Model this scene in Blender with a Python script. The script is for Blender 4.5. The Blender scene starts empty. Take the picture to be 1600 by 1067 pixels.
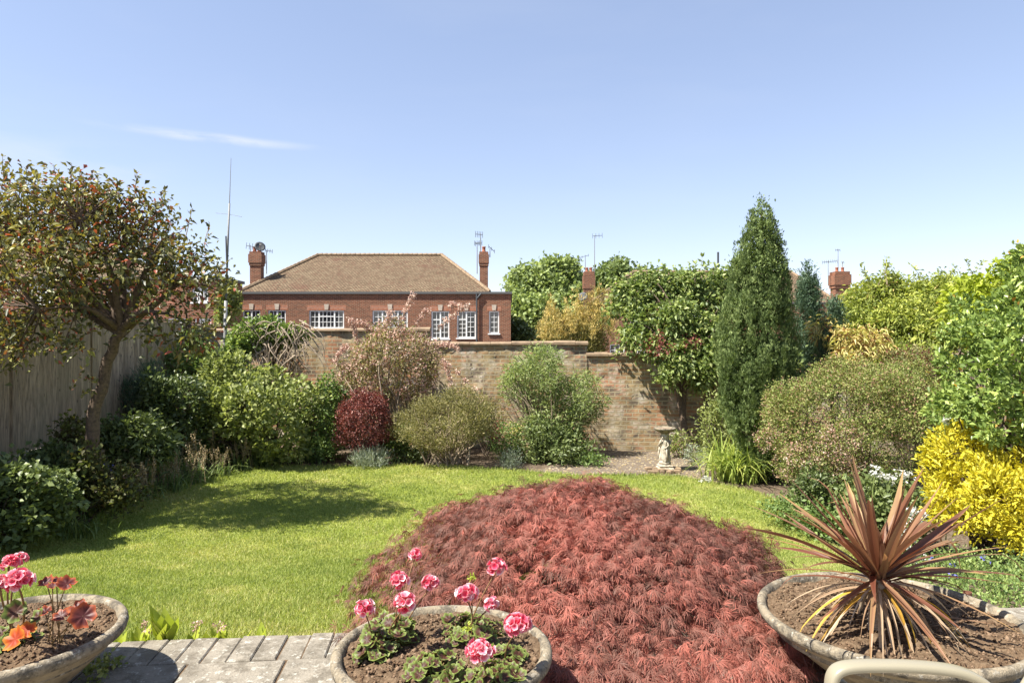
import bpy, math, random
import numpy as np
rng = np.random.default_rng(7); random.seed(7)
R = math.radians
SC = bpy.context.scene
COL = SC.collection
# ---------------------------------------------------------------- camera, sky, sun, exposure
CZ = 2.2; F = 1066.7
cam = bpy.data.cameras.new('camera'); camo = bpy.data.objects.new('camera', cam); COL.objects.link(camo)
cam.lens = 24; cam.sensor_width = 36; cam.clip_end = 2000; cam.clip_start = 0.05
camo.location = (0, 0, CZ); camo.rotation_euler = (R(90), 0, 0); SC.camera = camo
SUN = np.array([-.64, -.28, 1.0]); SUN /= np.linalg.norm(SUN)
W = bpy.data.worlds.new('World'); SC.world = W; W.use_nodes = True
nt = W.node_tree; nt.nodes.clear()
wo = nt.nodes.new('ShaderNodeOutputWorld'); bg = nt.nodes.new('ShaderNodeBackground'); sky = nt.nodes.new('ShaderNodeTexSky')
sky.sky_type = 'NISHITA'; sky.sun_disc = False; sky.sun_elevation = math.asin(SUN[2]); sky.sun_rotation = math.atan2(SUN[0], SUN[1])
sky.air_density = 1.0; sky.dust_density = 0.12; sky.ozone_density = 3.2; sky.altitude = 50
bg.inputs[1].default_value = 0.116
nt.links.new(bg.outputs[0], wo.inputs[0])
# thin high cloud wisps, part of the sky itself
tc = nt.nodes.new('ShaderNodeTexCoord')
def wmask(direction, rad, soft):
    d = nt.nodes.new('ShaderNodeVectorMath'); d.operation = 'SUBTRACT'; d.inputs[1].default_value = direction
    nt.links.new(tc.outputs['Generated'], d.inputs[0])
    s = nt.nodes.new('ShaderNodeVectorMath'); s.operation = 'MULTIPLY'; s.inputs[1].default_value = rad
    nt.links.new(d.outputs[0], s.inputs[0])
    l = nt.nodes.new('ShaderNodeVectorMath'); l.operation = 'LENGTH'; nt.links.new(s.outputs[0], l.inputs[0])
    m = nt.nodes.new('ShaderNodeMapRange'); m.interpolation_type = 'SMOOTHSTEP'
    m.inputs[1].default_value = 1; m.inputs[2].default_value = 0; m.inputs[3].default_value = 0; m.inputs[4].default_value = soft
    nt.links.new(l.outputs['Value'], m.inputs[0]); return m.outputs[0]
def sdir(px, py):
    v = np.array([(px-800)/F, 1, (533.5-py)/F]); return tuple(v/np.linalg.norm(v))
def wnoise(scale, lo, hi, detail=8):
    mp = nt.nodes.new('ShaderNodeMapping'); mp.inputs['Scale'].default_value = scale; mp.inputs['Rotation'].default_value = (0, R(8), 0)
    nt.links.new(tc.outputs['Generated'], mp.inputs[0])
    n = nt.nodes.new('ShaderNodeTexNoise'); n.inputs['Scale'].default_value = 1; n.inputs['Detail'].default_value = detail; n.inputs['Distortion'].default_value = .4
    nt.links.new(mp.outputs[0], n.inputs['Vector'])
    m = nt.nodes.new('ShaderNodeMapRange'); m.inputs[1].default_value = lo; m.inputs[2].default_value = hi
    nt.links.new(n.outputs[0], m.inputs[0]); return m.outputs[0]
def wmul(a, b, op='MULTIPLY'):
    m = nt.nodes.new('ShaderNodeMath'); m.operation = op
    for i, q in enumerate((a, b)):
        if isinstance(q, (int, float)): m.inputs[i].default_value = q
        else: nt.links.new(q, m.inputs[i])
    return m.outputs[0]
c1 = wmul(wmask(sdir(60, 262), (5, 5, 18), .55), wnoise((6, 6, 26), .38, .66))
c2 = wmul(wmask(sdir(330, 216), (6.0, 6.0, 110), .8), wnoise((14, 14, 60), .30, .56))
c3 = wmul(wnoise((2.2, 2.2, 9), .5, .8), .10)
cl = wmul(wmul(c1, c2, 'ADD'), c3, 'ADD')
mx = nt.nodes.new('ShaderNodeMix'); mx.data_type = 'RGBA'; mx.inputs[7].default_value = (2.5, 2.65, 2.9, 1)
nt.links.new(cl, mx.inputs[0]); tint = nt.nodes.new('ShaderNodeMix'); tint.data_type = 'RGBA'; tint.blend_type = 'MULTIPLY'; tint.inputs[0].default_value = 1; tint.inputs[7].default_value = (1.035, .962, 1.01, 1)
gm = nt.nodes.new('ShaderNodeGamma'); gm.inputs[1].default_value = .66; nt.links.new(sky.outputs[0], gm.inputs[0])
nt.links.new(gm.outputs[0], tint.inputs[6]); nt.links.new(tint.outputs[2], mx.inputs[6]); nt.links.new(mx.outputs[2], bg.inputs[0])
sl = bpy.data.lights.new('sun', 'SUN'); sl.energy = 4.3; sl.angle = R(0.55); sl.color = (1, .945, .85)
slo = bpy.data.objects.new('sun', sl); COL.objects.link(slo)
from mathutils import Vector
slo.rotation_euler = Vector(SUN).to_track_quat('Z', 'Y').to_euler(); slo.location = (-20, -10, 40)
SC.cycles.max_bounces = 16; SC.cycles.diffuse_bounces = 7; SC.cycles.transmission_bounces = 10
SC.view_settings.view_transform = 'Standard'; SC.view_settings.look = 'None'; SC.view_settings.exposure = 1.62; SC.view_settings.gamma = 1
# ---------------------------------------------------------------- helpers
def P(px, py, Y): return np.array([(px-800)/F*Y, Y, CZ-(py-533.5)/F*Y])
def sstep(t): t = np.clip(t, 0, 1); return t*t*(3-2*t)
def gz(X, Y):
    X = np.asarray(X, float); Y = np.asarray(Y, float)
    z = .58*(1-sstep((Y-3.4)/4.4))
    z = z+.34*sstep((-X-4.6)/1.5)*sstep((18-Y)/3)*sstep((Y-1)/2)
    z = z+.10*sstep((X-4.2)/1.5)*sstep((14-Y)/3)*sstep((Y-4)/2)
    z = z+.012*np.sin(X*1.7+Y*.6)*np.sin(Y*1.3-X*.4)
    return z
def G(px, py):
    Y = 2.5
    for i in range(4000):
        p = P(px, py, Y)
        if p[2] <= float(gz(p[0], Y)): break
        Y += .01
    return p
def empty(name, loc, label=None, cat=None, group=None):
    o = bpy.data.objects.new(name, None); COL.objects.link(o); o.location = tuple(float(v) for v in loc); o.empty_display_size = .1
    if label: o['label'] = label
    if cat: o['category'] = cat
    if group: o['group'] = group
    return o
def wloc(o):
    v = np.zeros(3)
    while o is not None: v = v+np.array(o.location); o = o.parent
    return v
def mesh(name, V, T, mat, parent=None, tone=None, uv=None, kind=None, smooth=False, quads=None, label=None, mats=None, midx=None):
    """V (n,3); T (m,3) triangles and/or quads (k,4)"""
    V = np.asarray(V, np.float32)
    off = wloc(parent) if parent is not None else np.zeros(3)
    V = V-off.astype(np.float32)
    me = bpy.data.meshes.new(name)
    me.vertices.add(len(V)); me.vertices.foreach_set('co', V.ravel())
    parts = []; starts = []; tot = []; s = 0
    for A, k in ((T, 3), (quads, 4)):
        if A is None or len(A) == 0: continue
        A = np.asarray(A, np.int32); parts.append(A.ravel()); m = len(A)
        starts.append(s+np.arange(m)*k); tot.append(np.full(m, k)); s += m*k
    idx = np.concatenate(parts); st = np.concatenate(starts).astype(np.int32); tt = np.concatenate(tot).astype(np.int32)
    me.loops.add(len(idx)); me.loops.foreach_set('vertex_index', idx)
    me.polygons.add(len(st)); me.polygons.foreach_set('loop_start', st); me.polygons.foreach_set('loop_total', tt)
    if smooth: me.polygons.foreach_set('use_smooth', np.ones(len(st), bool))
    me.update(calc_edges=True)
    if tone is not None:
        a = me.attributes.new('tone', 'FLOAT', 'POINT'); a.data.foreach_set('value', np.asarray(tone, np.float32))
    if uv is not None:
        l = me.uv_layers.new(name='UVMap'); l.data.foreach_set('uv', np.asarray(uv, np.float32)[idx].ravel())
    me.materials.append(mat)
    if not me.validate(): pass
    o = bpy.data.objects.new(name, me); COL.objects.link(o)
    if parent is not None: o.parent = parent
    if kind: o['kind'] = kind
    if label: o['label'] = label
    return o
def tagm(o, label, cat, group=None):
    o['label'] = label; o['category'] = cat
    if group: o['group'] = group
    return o
class MB:
    def __init__(s): s.v = []; s.f = []; s.t = []; s.uv = []; s.n = 0
    def add(s, verts, faces, tone=.5, uv=None):
        b = s.n; verts = [tuple(map(float, v)) for v in verts]
        s.v += verts; s.f += [tuple(i+b for i in f) for f in faces]; s.n += len(verts)
        s.t += list(tone) if hasattr(tone, '__len__') else [tone]*len(verts)
        return b
    def box(s, x0, x1, y0, y1, z0, z1, tone=.5, bev=0, rot=0, piv=None):
        if bev:
            b = bev
            rings = [(b, z0), (0, z0+b), (0, z1-b), (b, z1)]; V = []
            for ins, z in rings:
                V += [(x0+ins, y0+ins, z), (x1-ins, y0+ins, z), (x1-ins, y1-ins, z), (x0+ins, y1-ins, z)]
            Fc = [(3, 2, 1, 0), (12, 13, 14, 15)]
            for k in range(3):
                for i in range(4): j = (i+1) % 4; Fc.append((k*4+i, k*4+j, k*4+4+j, k*4+4+i))
        else:
            V = [(x0, y0, z0), (x1, y0, z0), (x1, y1, z0), (x0, y1, z0), (x0, y0, z1), (x1, y0, z1), (x1, y1, z1), (x0, y1, z1)]
            Fc = [(3, 2, 1, 0), (4, 5, 6, 7), (0, 1, 5, 4), (1, 2, 6, 5), (2, 3, 7, 6), (3, 0, 4, 7)]
        if rot:
            px, py = piv; c, sn = math.cos(rot), math.sin(rot)
            V = [(px+(x-px)*c-(y-py)*sn, py+(x-px)*sn+(y-py)*c, z) for x, y, z in V]
        s.add(V, Fc, tone)
    def tube(s, pts, rad, sides=6, tone=.5, cap=True, flat=1.0):
        pts = np.asarray(pts, float); n = len(pts)
        rad = np.full(n, rad) if np.isscalar(rad) else np.asarray(rad, float)
        T = np.gradient(pts, axis=0); T /= np.linalg.norm(T, axis=1)[:, None]+1e-9
        up = np.array([0, 0, 1.]) if abs(T[0][2]) < .9 else np.array([0, 1., 0])
        a = np.cross(T, up); a /= np.linalg.norm(a, axis=1)[:, None]+1e-9; b = np.cross(a, T)
        V = []
        for i in range(n):
            for k in range(sides):
                th = 2*math.pi*k/sides
                V.append(pts[i]+a[i]*math.cos(th)*rad[i]+b[i]*math.sin(th)*rad[i]*flat)
        Fc = [(i*sides+k, i*sides+(k+1) % sides, (i+1)*sides+(k+1) % sides, (i+1)*sides+k) for i in range(n-1) for k in range(sides)]
        if cap: Fc += [tuple(range(sides))[::-1], tuple((n-1)*sides+k for k in range(sides))]
        s.add(V, Fc, tone)
    def lathe(s, prof, c, sides=48, tone=.5, wob=0):
        V = []
        for i, (r, z) in enumerate(prof):
            for k in range(sides):
                th = 2*math.pi*k/sides; rr = r*(1+wob*math.sin(3*th+i)+wob*.6*math.sin(7*th+i*2))
                V.append((c[0]+math.cos(th)*rr, c[1]+math.sin(th)*rr, c[2]+z))
        n = len(prof)
        Fc = [(i*sides+k, i*sides+(k+1) % sides, (i+1)*sides+(k+1) % sides, (i+1)*sides+k) for i in range(n-1) for k in range(sides)]
        s.add(V, Fc, tone)
    def build(s, name, mat, parent=None, smooth=False, kind=None, uvf=None, label=None):
        V = np.array(s.v, float); off = wloc(parent) if parent is not None else np.zeros(3)
        me = bpy.data.meshes.new(name); me.from_pydata((V-off).tolist(), [], s.f); me.update()
        a = me.attributes.new('tone', 'FLOAT', 'POINT'); a.data.foreach_set('value', np.array(s.t, np.float32))
        if uvf is not None:     # planar uv in metres per face
            l = me.uv_layers.new(name='UVMap')
            for p in me.polygons:
                n = p.normal
                if abs(n.z) > .95: u = Vector((1, 0, 0)); v = Vector((0, 1, 0))
                else:
                    u = Vector((0, 0, 1)).cross(n).normalized(); v = n.cross(u).normalized()
                for li in p.loop_indices:
                    co = me.vertices[me.loops[li].vertex_index].co; l.data[li].uv = (co.dot(u), co.dot(v))
        if smooth: me.polygons.foreach_set('use_smooth', np.ones(len(me.polygons), bool))
        me.materials.append(mat)
        o = bpy.data.objects.new(name, me); COL.objects.link(o)
        if parent is not None: o.parent = parent
        if kind: o['kind'] = kind
        if label: o['label'] = label
        return o
# ---------------------------------------------------------------- materials
def newmat(name):
    m = bpy.data.materials.new(name); m.use_nodes = True; t = m.node_tree; t.nodes.clear()
    o = t.nodes.new('ShaderNodeOutputMaterial'); b = t.nodes.new('ShaderNodeBsdfPrincipled'); t.links.new(b.outputs[0], o.inputs[0])
    return m, t, b, o
def ramp(t, src, stops):
    r = t.nodes.new('ShaderNodeValToRGB'); e = r.color_ramp.elements
    while len(e) < len(stops): e.new(.5)
    for i, (p, c) in enumerate(stops): e[i].position = p; e[i].color = (*c, 1)
    t.links.new(src, r.inputs[0]); return r.outputs[0]
def noise(t, scale, detail=4, coord='Object', rough=.55, dist=0, vec=None):
    n = t.nodes.new('ShaderNodeTexNoise'); n.inputs['Scale'].default_value = scale; n.inputs['Detail'].default_value = detail
    n.inputs['Roughness'].default_value = rough; n.inputs['Distortion'].default_value = dist
    if vec is None:
        c = t.nodes.new('ShaderNodeTexCoord'); vec = c.outputs[coord]
    t.links.new(vec, n.inputs['Vector']); return n.outputs[0]
def mixc(t, fac, a, b, mode='MIX'):
    m = t.nodes.new('ShaderNodeMix'); m.data_type = 'RGBA'; m.blend_type = mode
    for i, q in ((0, fac), (6, a), (7, b)):
        if isinstance(q, (int, float)): m.inputs[i].default_value = q
        elif isinstance(q, tuple): m.inputs[i].default_value = (*q, 1)
        else: t.links.new(q, m.inputs[i])
    return m.outputs[2]
def bump(t, b, h, strength=.4, dist=.01):
    n = t.nodes.new('ShaderNodeBump'); n.inputs['Strength'].default_value = strength; n.inputs['Distance'].default_value = dist
    t.links.new(h, n.inputs['Height']); t.links.new(n.outputs[0], b.inputs['Normal'])
GAIN = dict(plum_leaf=1.35, viburnum_leaf=1.45, dark_leaf=1.7, mid_leaf=1.6, ivy_leaf=1.4, kolkwitzia_leaf=1.35, olive_leaf=1.5, buddleia_leaf=1.6, climber_leaf=1.5, yew_leaf=1.7, yew_blue_leaf=1.7, gold_conifer_leaf=1.5,
            far_tree_leaf=1.5, far_tree_leaf_grey=1.5, wisteria_leaf=1.45, amber_leaf=1.3, mound_leaf=1.3, glossy_leaf=1.65, lily_leaf=1.3, strap_leaf=1.6, silver_leaf=1.2, berberis_leaf=1.25, grass=1.24)
def leafmat(name, stops, rough=.45, trans=.35, tcol=(1.15, 1.18, .7), spec=.5, patch=0, pcol=None):
    g = GAIN.get(name, 1); g = g*1.22 if (name in GAIN and name not in ('grass', 'berberis_leaf')) else g; spec = spec*.6; rough = min(1, rough+.06)
    if not isinstance(stops[0][1], tuple): stops = [(i/(len(stops)-1)*.9+.05, c) for i, c in enumerate(stops)]
    stops = [(p_, tuple(min(.8, v*g) for v in c_)) for p_, c_ in stops]
    if name in GAIN and name != 'berberis_leaf':
        lum = lambda c_: .3*c_[0]+.6*c_[1]+.1*c_[2]
        stops = [(p_, (.86*c_[0]+.14*lum(c_)+.06*c_[1], .86*c_[1]+.14*lum(c_)-.02*c_[1], .86*c_[2]+.14*lum(c_))) for p_, c_ in stops]
    m, t, b, o = newmat(name)
    a = t.nodes.new('ShaderNodeAttribute'); a.attribute_name = 'tone'
    n = len(stops); c = ramp(t, a.outputs['Fac'], [(i/(n-1)*.9+.05, s) for i, s in enumerate(stops)] if not isinstance(stops[0][1], tuple) else stops)
    if patch: c = mixc(t, ramp(t, noise(t, patch, 3), [(.5, (0, 0, 0)), (.68, (1, 1, 1))]), c, pcol)
    t.links.new(c, b.inputs['Base Color']); b.inputs['Roughness'].default_value = rough; b.inputs['Specular IOR Level'].default_value = spec
    tr = t.nodes.new('ShaderNodeBsdfTranslucent'); t.links.new(mixc(t, 1.0, c, tcol, 'MULTIPLY'), tr.inputs[0])
    ms = t.nodes.new('ShaderNodeMixShader'); ms.inputs[0].default_value = trans
    t.links.new(b.outputs[0], ms.inputs[1]); t.links.new(tr.outputs[0], ms.inputs[2]); t.links.new(ms.outputs[0], o.inputs[0])
    return m
def plain(name, col, rough=.6, metal=0, var=.15, scale=20, bm=.15):
    m, t, b, o = newmat(name)
    lo = tuple(c*(1-var) for c in col); hi = tuple(min(1, c*(1+var)) for c in col)
    n = noise(t, scale, 5); t.links.new(ramp(t, n, [(.3, lo), (.7, hi)]), b.inputs['Base Color'])
    b.inputs['Roughness'].default_value = rough; b.inputs['Metallic'].default_value = metal
    if bm: bump(t, b, n, bm, .005)
    return m
def uvnode(t):
    u = t.nodes.new('ShaderNodeUVMap'); u.uv_map = 'UVMap'; return u.outputs[0]
def brickmat(name, cols, mortar, bw=.225, rh=.075, ms=.012, stain=None, scale_var=9, bstr=.5, low=None):
    m, t, b, o = newmat(name)
    uv = uvnode(t)
    d = t.nodes.new('ShaderNodeTexNoise'); d.inputs['Scale'].default_value = 3; t.links.new(uv, d.inputs['Vector'])
    vm = t.nodes.new('ShaderNodeVectorMath'); vm.operation = 'MULTIPLY_ADD'; vm.inputs[1].default_value = (.02, .02, 0)
    t.links.new(d.outputs['Color'], vm.inputs[0]); t.links.new(uv, vm.inputs[2])
    br = t.nodes.new('ShaderNodeTexBrick'); t.links.new(vm.outputs[0], br.inputs['Vector'])
    br.inputs['Scale'].default_value = 1; br.inputs['Mortar Size'].default_value = ms; br.inputs['Brick Width'].default_value = bw
    br.inputs['Row Height'].default_value = rh; br.inputs['Mortar Smooth'].default_value = .2
    br.inputs['Color1'].default_value = (0, 0, 0, 1); br.inputs['Color2'].default_value = (1, 1, 1, 1); br.inputs['Mortar'].default_value = (.5, .5, .5, 1)
    n = len(cols)
    base = ramp(t, br.outputs['Color'], [(i/(n-1), c) for i, c in enumerate(cols)])
    n1 = noise(t, scale_var, 6, vec=uv)
    base = mixc(t, ramp(t, n1, [(.35, (0, 0, 0)), (.7, (.7, .7, .7))]), base, tuple(c*.55 for c in cols[0]))
    if stain:
        for sc, lo, hi, col in stain:
            base = mixc(t, ramp(t, noise(t, sc, 5, vec=uv, rough=.65), [(lo, (0, 0, 0)), (hi, (1, 1, 1))]), base, col)
    c = mixc(t, br.outputs['Fac'], base, mortar)
    t.links.new(c, b.inputs['Base Color']); b.inputs['Roughness'].default_value = .9; b.inputs['Specular IOR Level'].default_value = .2
    iv = t.nodes.new('ShaderNodeMath'); iv.operation = 'SUBTRACT'; t.links.new(n1, iv.inputs[0]); t.links.new(br.outputs['Fac'], iv.inputs[1])
    bump(t, b, iv.outputs[0], bstr, .012)
    return m
M = {}
M['house_brick'] = brickmat('house_brick', [(.145, .052, .030), (.235, .080, .042), (.29, .11, .058)], (.27, .20, .14), ms=.010, bstr=.3)
M['band_brick'] = brickmat('band_brick', [(.38, .13, .06), (.45, .17, .085)], (.35, .25, .2), bw=.075, rh=.3, ms=.01)
M['wall_brick'] = brickmat('wall_brick', [(.27, .195, .10), (.36, .27, .14), (.33, .195, .10), (.43, .345, .20)], (.34, .29, .19), bw=.235, rh=.084, ms=.011,
    stain=[(1.1, .48, .58, (.34, .17, .095)), (1.6, .50, .62, (.47, .42, .34)), (2.3, .53, .61, (.16, .125, .09)), (.7, .56, .7, (.38, .30, .18)), (5, .60, .66, (.13, .10, .075))], bstr=1.0)
M['coping'] = plain('coping', (.22, .155, .095), .9, 0, .35, 6, .6)
M['roof'] = brickmat('roof', [(.13, .088, .053), (.19, .135, .083), (.235, .175, .108), (.15, .08, .05)], (.05, .036, .024), bw=.19, rh=.14, ms=.018,
    stain=[(1.2, .55, .66, (.20, .15, .095)), (.5, .57, .66, (.13, .07, .045)), (4, .62, .68, (.09, .05, .035))], bstr=1.0)
M['white_paint'] = plain('white_paint', (.8, .8, .77), .4, 0, .03, 10, 0)
m, t, b, o = newmat('glass'); b.inputs['Base Color'].default_value = (.045, .055, .06, 1); b.inputs['Roughness'].default_value = .06; b.inputs['Specular IOR Level'].default_value = .8
t.links.new(ramp(t, noise(t, .9, 2), [(.4, (.03, .035, .04)), (.65, (.16, .15, .13))]), b.inputs['Base Color']); M['glass'] = m
M['stone'] = plain('stone', (.45, .38, .30), .8, 0, .15, 8, .3)
M['dark_metal'] = plain('dark_metal', (.05, .055, .06), .6, 0, .2, 30, 0)
M['grey_metal'] = plain('grey_metal', (.20, .20, .195), .6, 0, .2, 30, 0)
M['rust'] = plain('rust', (.16, .07, .04), .85, .2, .4, 60, .4)
M['terracotta'] = plain('terracotta', (.30, .11, .06), .85, 0, .2, 20, .2)
M['gutter'] = plain('gutter', (.10, .10, .095), .5, 0, .1, 20, 0)
M['bark'] = plain('bark', (.105, .072, .048), .9, 0, .45, 30, .8)
M['pale_bark'] = plain('pale_bark', (.32, .25, .18), .9, 0, .35, 40, .6)
M['twig'] = plain('twig', (.30, .23, .16), .9, 0, .25, 40, .3)
M['dark_twig'] = plain('dark_twig', (.09, .065, .045), .9, 0, .3, 40, .3)
# fence timber: grain streaks, knots, green-grey weathering
m, t, b, o = newmat('fence_timber')
c = t.nodes.new('ShaderNodeTexCoord'); mp = t.nodes.new('ShaderNodeMapping'); mp.inputs['Scale'].default_value = (9, 9, 1.0); t.links.new(c.outputs['Object'], mp.inputs[0])
g1 = noise(t, 4, 6, vec=mp.outputs[0], rough=.65)
a = t.nodes.new('ShaderNodeAttribute'); a.attribute_name = 'tone'
base = ramp(t, a.outputs['Fac'], [(0, (.27, .205, .13)), (.5, (.36, .275, .175)), (1, (.45, .35, .235))])
base = mixc(t, ramp(t, g1, [(.42, (0, 0, 0)), (.62, (.9, .9, .9))]), base, (.16, .12, .075))
base = mixc(t, ramp(t, noise(t, 1.3, 5), [(.45, (0, 0, 0)), (.75, (.5, .5, .5))]), base, (.24, .21, .13))
vo = t.nodes.new('ShaderNodeTexVoronoi'); vo.inputs['Scale'].default_value = 1; mp2 = t.nodes.new('ShaderNodeMapping'); mp2.inputs['Scale'].default_value = (9, 9, 4.5)
t.links.new(c.outputs['Object'], mp2.inputs[0]); t.links.new(mp2.outputs[0], vo.inputs['Vector'])
base = mixc(t, ramp(t, vo.outputs['Distance'], [(.07, (.85, .85, .85)), (.14, (0, 0, 0))]), base, (.06, .045, .035))
t.links.new(base, b.inputs['Base Color']); b.inputs['Roughness'].default_value = .85; bump(t, b, g1, .5, .006); M['timber'] = m
M['concrete'] = plain('concrete', (.27, .235, .19), .9, 0, .35, 7, .6)
# weathered planter stone with lichen
def lichen(name, basec, dark, white, s=1.0):
    m, t, b, o = newmat(name)
    n1 = noise(t, 10*s, 8, rough=.7); n2 = noise(t, 26*s, 6, rough=.7); n3 = noise(t, 4*s, 5); n4 = noise(t, 90*s, 3)
    c = ramp(t, n3, [(.3, tuple(x*.8 for x in basec)), (.7, tuple(x*1.2 for x in basec))])
    c = mixc(t, ramp(t, n1, [(.47, (0, 0, 0)), (.58, (.85, .85, .85))]), c, dark)
    c = mixc(t, ramp(t, n2, [(.56, (0, 0, 0)), (.63, (.8, .8, .8))]), c, white)
    c = mixc(t, ramp(t, n4, [(.55, (0, 0, 0)), (.75, (.5, .5, .5))]), c, tuple(x*.7 for x in dark))
    t.links.new(c, b.inputs['Base Color']); b.inputs['Roughness'].default_value = .92; b.inputs['Specular IOR Level'].default_value = .2
    bump(t, b, mixc(t, .5, n2, n4), .7, .012); return m
M['planter'] = lichen('planter', (.24, .20, .14), (.075, .066, .052), (.36, .33, .27), 1.5)
M['planter_wall'] = lichen('planter_wall', (.29, .235, .15), (.17, .135, .09), (.33, .28, .20), .7)
M['slab'] = lichen('slab', (.22, .195, .155), (.125, .108, .082), (.40, .385, .33), 1.0)
M['statue'] = lichen('statue', (.50, .44, .34), (.22, .19, .14), (.66, .62, .52), 2.0)
m, t, b, o = newmat('soil')
n1 = noise(t, 14, 8, rough=.7); n2 = noise(t, 60, 4)
c = mixc(t, ramp(t, n2, [(.4, (0, 0, 0)), (.7, (1, 1, 1))]), ramp(t, n1, [(.3, (.05, .032, .02)), (.7, (.14, .092, .055))]), (.17, .12, .075))
t.links.new(c, b.inputs['Base Color']); b.inputs['Roughness'].default_value = 1; b.inputs['Specular IOR Level'].default_value = .1; bump(t, b, mixc(t, .5, n1, n2), 1, .02); M['soil'] = m
M['pot_soil'] = leafmat('pot_soil', [(.06, .038, .024), (.13, .083, .05), (.21, .145, .095)], 1, 0, spec=.1)
m, t, b, o = newmat('ground')
n1 = noise(t, 9, 8, rough=.7); n2 = noise(t, 45, 4); n3 = noise(t, .6, 3)
c = mixc(t, ramp(t, n2, [(.45, (0, 0, 0)), (.7, (.8, .8, .8))]), ramp(t, n1, [(.3, (.05, .036, .024)), (.7, (.13, .095, .065))]), (.20, .16, .115))
t.links.new(c, b.inputs['Base Color']); b.inputs['Roughness'].default_value = 1; b.inputs['Specular IOR Level'].default_value = .1; bump(t, b, mixc(t, .5, n1, n2), .9, .02); M['ground'] = m
m, t, b, o = newmat('path')
n1 = noise(t, 5, 8, rough=.7); n2 = noise(t, 40, 4)
c = mixc(t, ramp(t, n2, [(.45, (0, 0, 0)), (.65, (.9, .9, .9))]), ramp(t, n1, [(.3, (.10, .08, .058)), (.7, (.185, .15, .11))]), (.11, .075, .05))
t.links.new(c, b.inputs['Base Color']); b.inputs['Roughness'].default_value = .95; bump(t, b, n2, .6, .01); M['path'] = m
m, t, b, o = newmat('lawn')
n1 = noise(t, .9, 5); n2 = noise(t, 30, 4)
c = ramp(t, n1, [(.3, (.16, .20, .03)), (.5, (.23, .26, .045)), (.72, (.34, .30, .10))])
c = mixc(t, ramp(t, n2, [(.4, (0, 0, 0)), (.7, (.6, .6, .6))]), c, (.08, .11, .015))
t.links.new(c, b.inputs['Base Color']); b.inputs['Roughness'].default_value = 1; b.inputs['Specular IOR Level'].default_value = .1; bump(t, b, n2, .8, .02); M['lawn'] = m
M['grass'] = leafmat('grass', [(.115, .18, .022), (.195, .27, .042), (.285, .335, .07), (.43, .41, .17)], .55, .35, (1.15, 1.2, .5), .35)
L = leafmat
M['plum'] = L('plum_leaf', [(0, (.028, .038, .014)), (.4, (.062, .075, .022)), (.74, (.17, .19, .038)), (.86, (.11, .08, .035)), (1, (.22, .05, .022))], .38, .3, (1.2, 1.0, .45))
M['viburnum'] = L('viburnum_leaf', [(.058, .088, .018), (.125, .165, .034), (.215, .26, .07)], .42, .35)
M['dark_leaf'] = L('dark_leaf', [(.022, .038, .010), (.045, .072, .018), (.085, .12, .03)], .35, .25)
M['mid_leaf'] = L('mid_leaf', [(.035, .07, .014), (.07, .13, .024), (.13, .19, .04)], .42, .35)
M['ivy'] = L('ivy_leaf', [(.04, .08, .014), (.10, .17, .022), (.20, .27, .045)], .35, .3)
M['kolk'] = L('kolkwitzia_leaf', [(.075, .085, .025), (.16, .16, .05), (.25, .22, .085)], .5, .35)
M['pink'] = L('pink_blossom', [(.42, .23, .18), (.58, .40, .32), (.68, .56, .45)], .6, .3, (1, .8, .75))
M['berberis'] = L('berberis_leaf', [(.06, .020, .018), (.14, .044, .036), (.25, .10, .075)], .4, .25, (1.3, .7, .6))
M['olive'] = L('olive_leaf', [(.06, .065, .018), (.125, .125, .035), (.20, .185, .065)], .5, .3)
M['buddleia'] = L('buddleia_leaf', [(.065, .105, .028), (.125, .175, .052), (.20, .245, .095)], .5, .4)
M['pear'] = L('climber_leaf', [(.04, .075, .014), (.10, .155, .03), (.21, .265, .08)], .38, .35)
M['yew'] = L('yew_leaf', [(.026, .048, .012), (.066, .108, .028), (.14, .195, .058)], .6, .25, (1.15, 1.18, .7), .2)
M['yew_blue'] = L('yew_blue_leaf', [(.015, .04, .02), (.035, .072, .036), (.06, .11, .055)], .5, .2)
M['gold_conifer'] = L('gold_conifer_leaf', [(.055, .065, .015), (.16, .15, .03), (.36, .28, .065)], .5, .25)
M['far_tree'] = L('far_tree_leaf', [(.07, .11, .03), (.13, .19, .05), (.20, .265, .08)], .5, .35)  # distance haze put into the colour: leaf tones lightened
M['far_tree2'] = L('far_tree_leaf_grey', [(.045, .08, .02), (.09, .14, .038), (.15, .20, .06)], .5, .35)
M['hedge'] = L('wisteria_leaf', [(.075, .115, .014), (.16, .21, .024), (.27, .31, .04)], .45, .4)
M['acid'] = L('acid_leaf', [(.22, .28, .03), (.36, .42, .05), (.46, .50, .08)], .45, .4)
M['amber'] = L('amber_leaf', [(.20, .10, .035), (.32, .26, .07), (.30, .32, .07), (.42, .38, .14)], .5, .35)
M['mound'] = L('mound_leaf', [(.055, .078, .015), (.105, .15, .022), (.17, .215, .04), (.22, .125, .075)], .45, .3)
M['gris'] = L('glossy_leaf', [(.045, .085, .012), (.10, .165, .025), (.19, .26, .045)], .28, .3)
M['orange_leaf'] = L('orange_leaf', [(.35, .17, .02), (.5, .30, .04)], .4, .3)
M['yellow'] = L('yellow_leaf', [(.34, .32, .03), (.62, .54, .04), (.74, .68, .10)], .42, .35, (1.1, 1.05, .4))
M['white_flower'] = L('white_flower', [(.6, .6, .54), (.8, .8, .76)], .6, .3, (1, 1, 1))
M['blue_flower'] = L('blue_flower', [(.12, .12, .42), (.25, .24, .6)], .6, .3, (1, 1, 1))
M['lily'] = L('lily_leaf', [(.09, .15, .016), (.17, .25, .03), (.28, .34, .055)], .42, .4)
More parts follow.
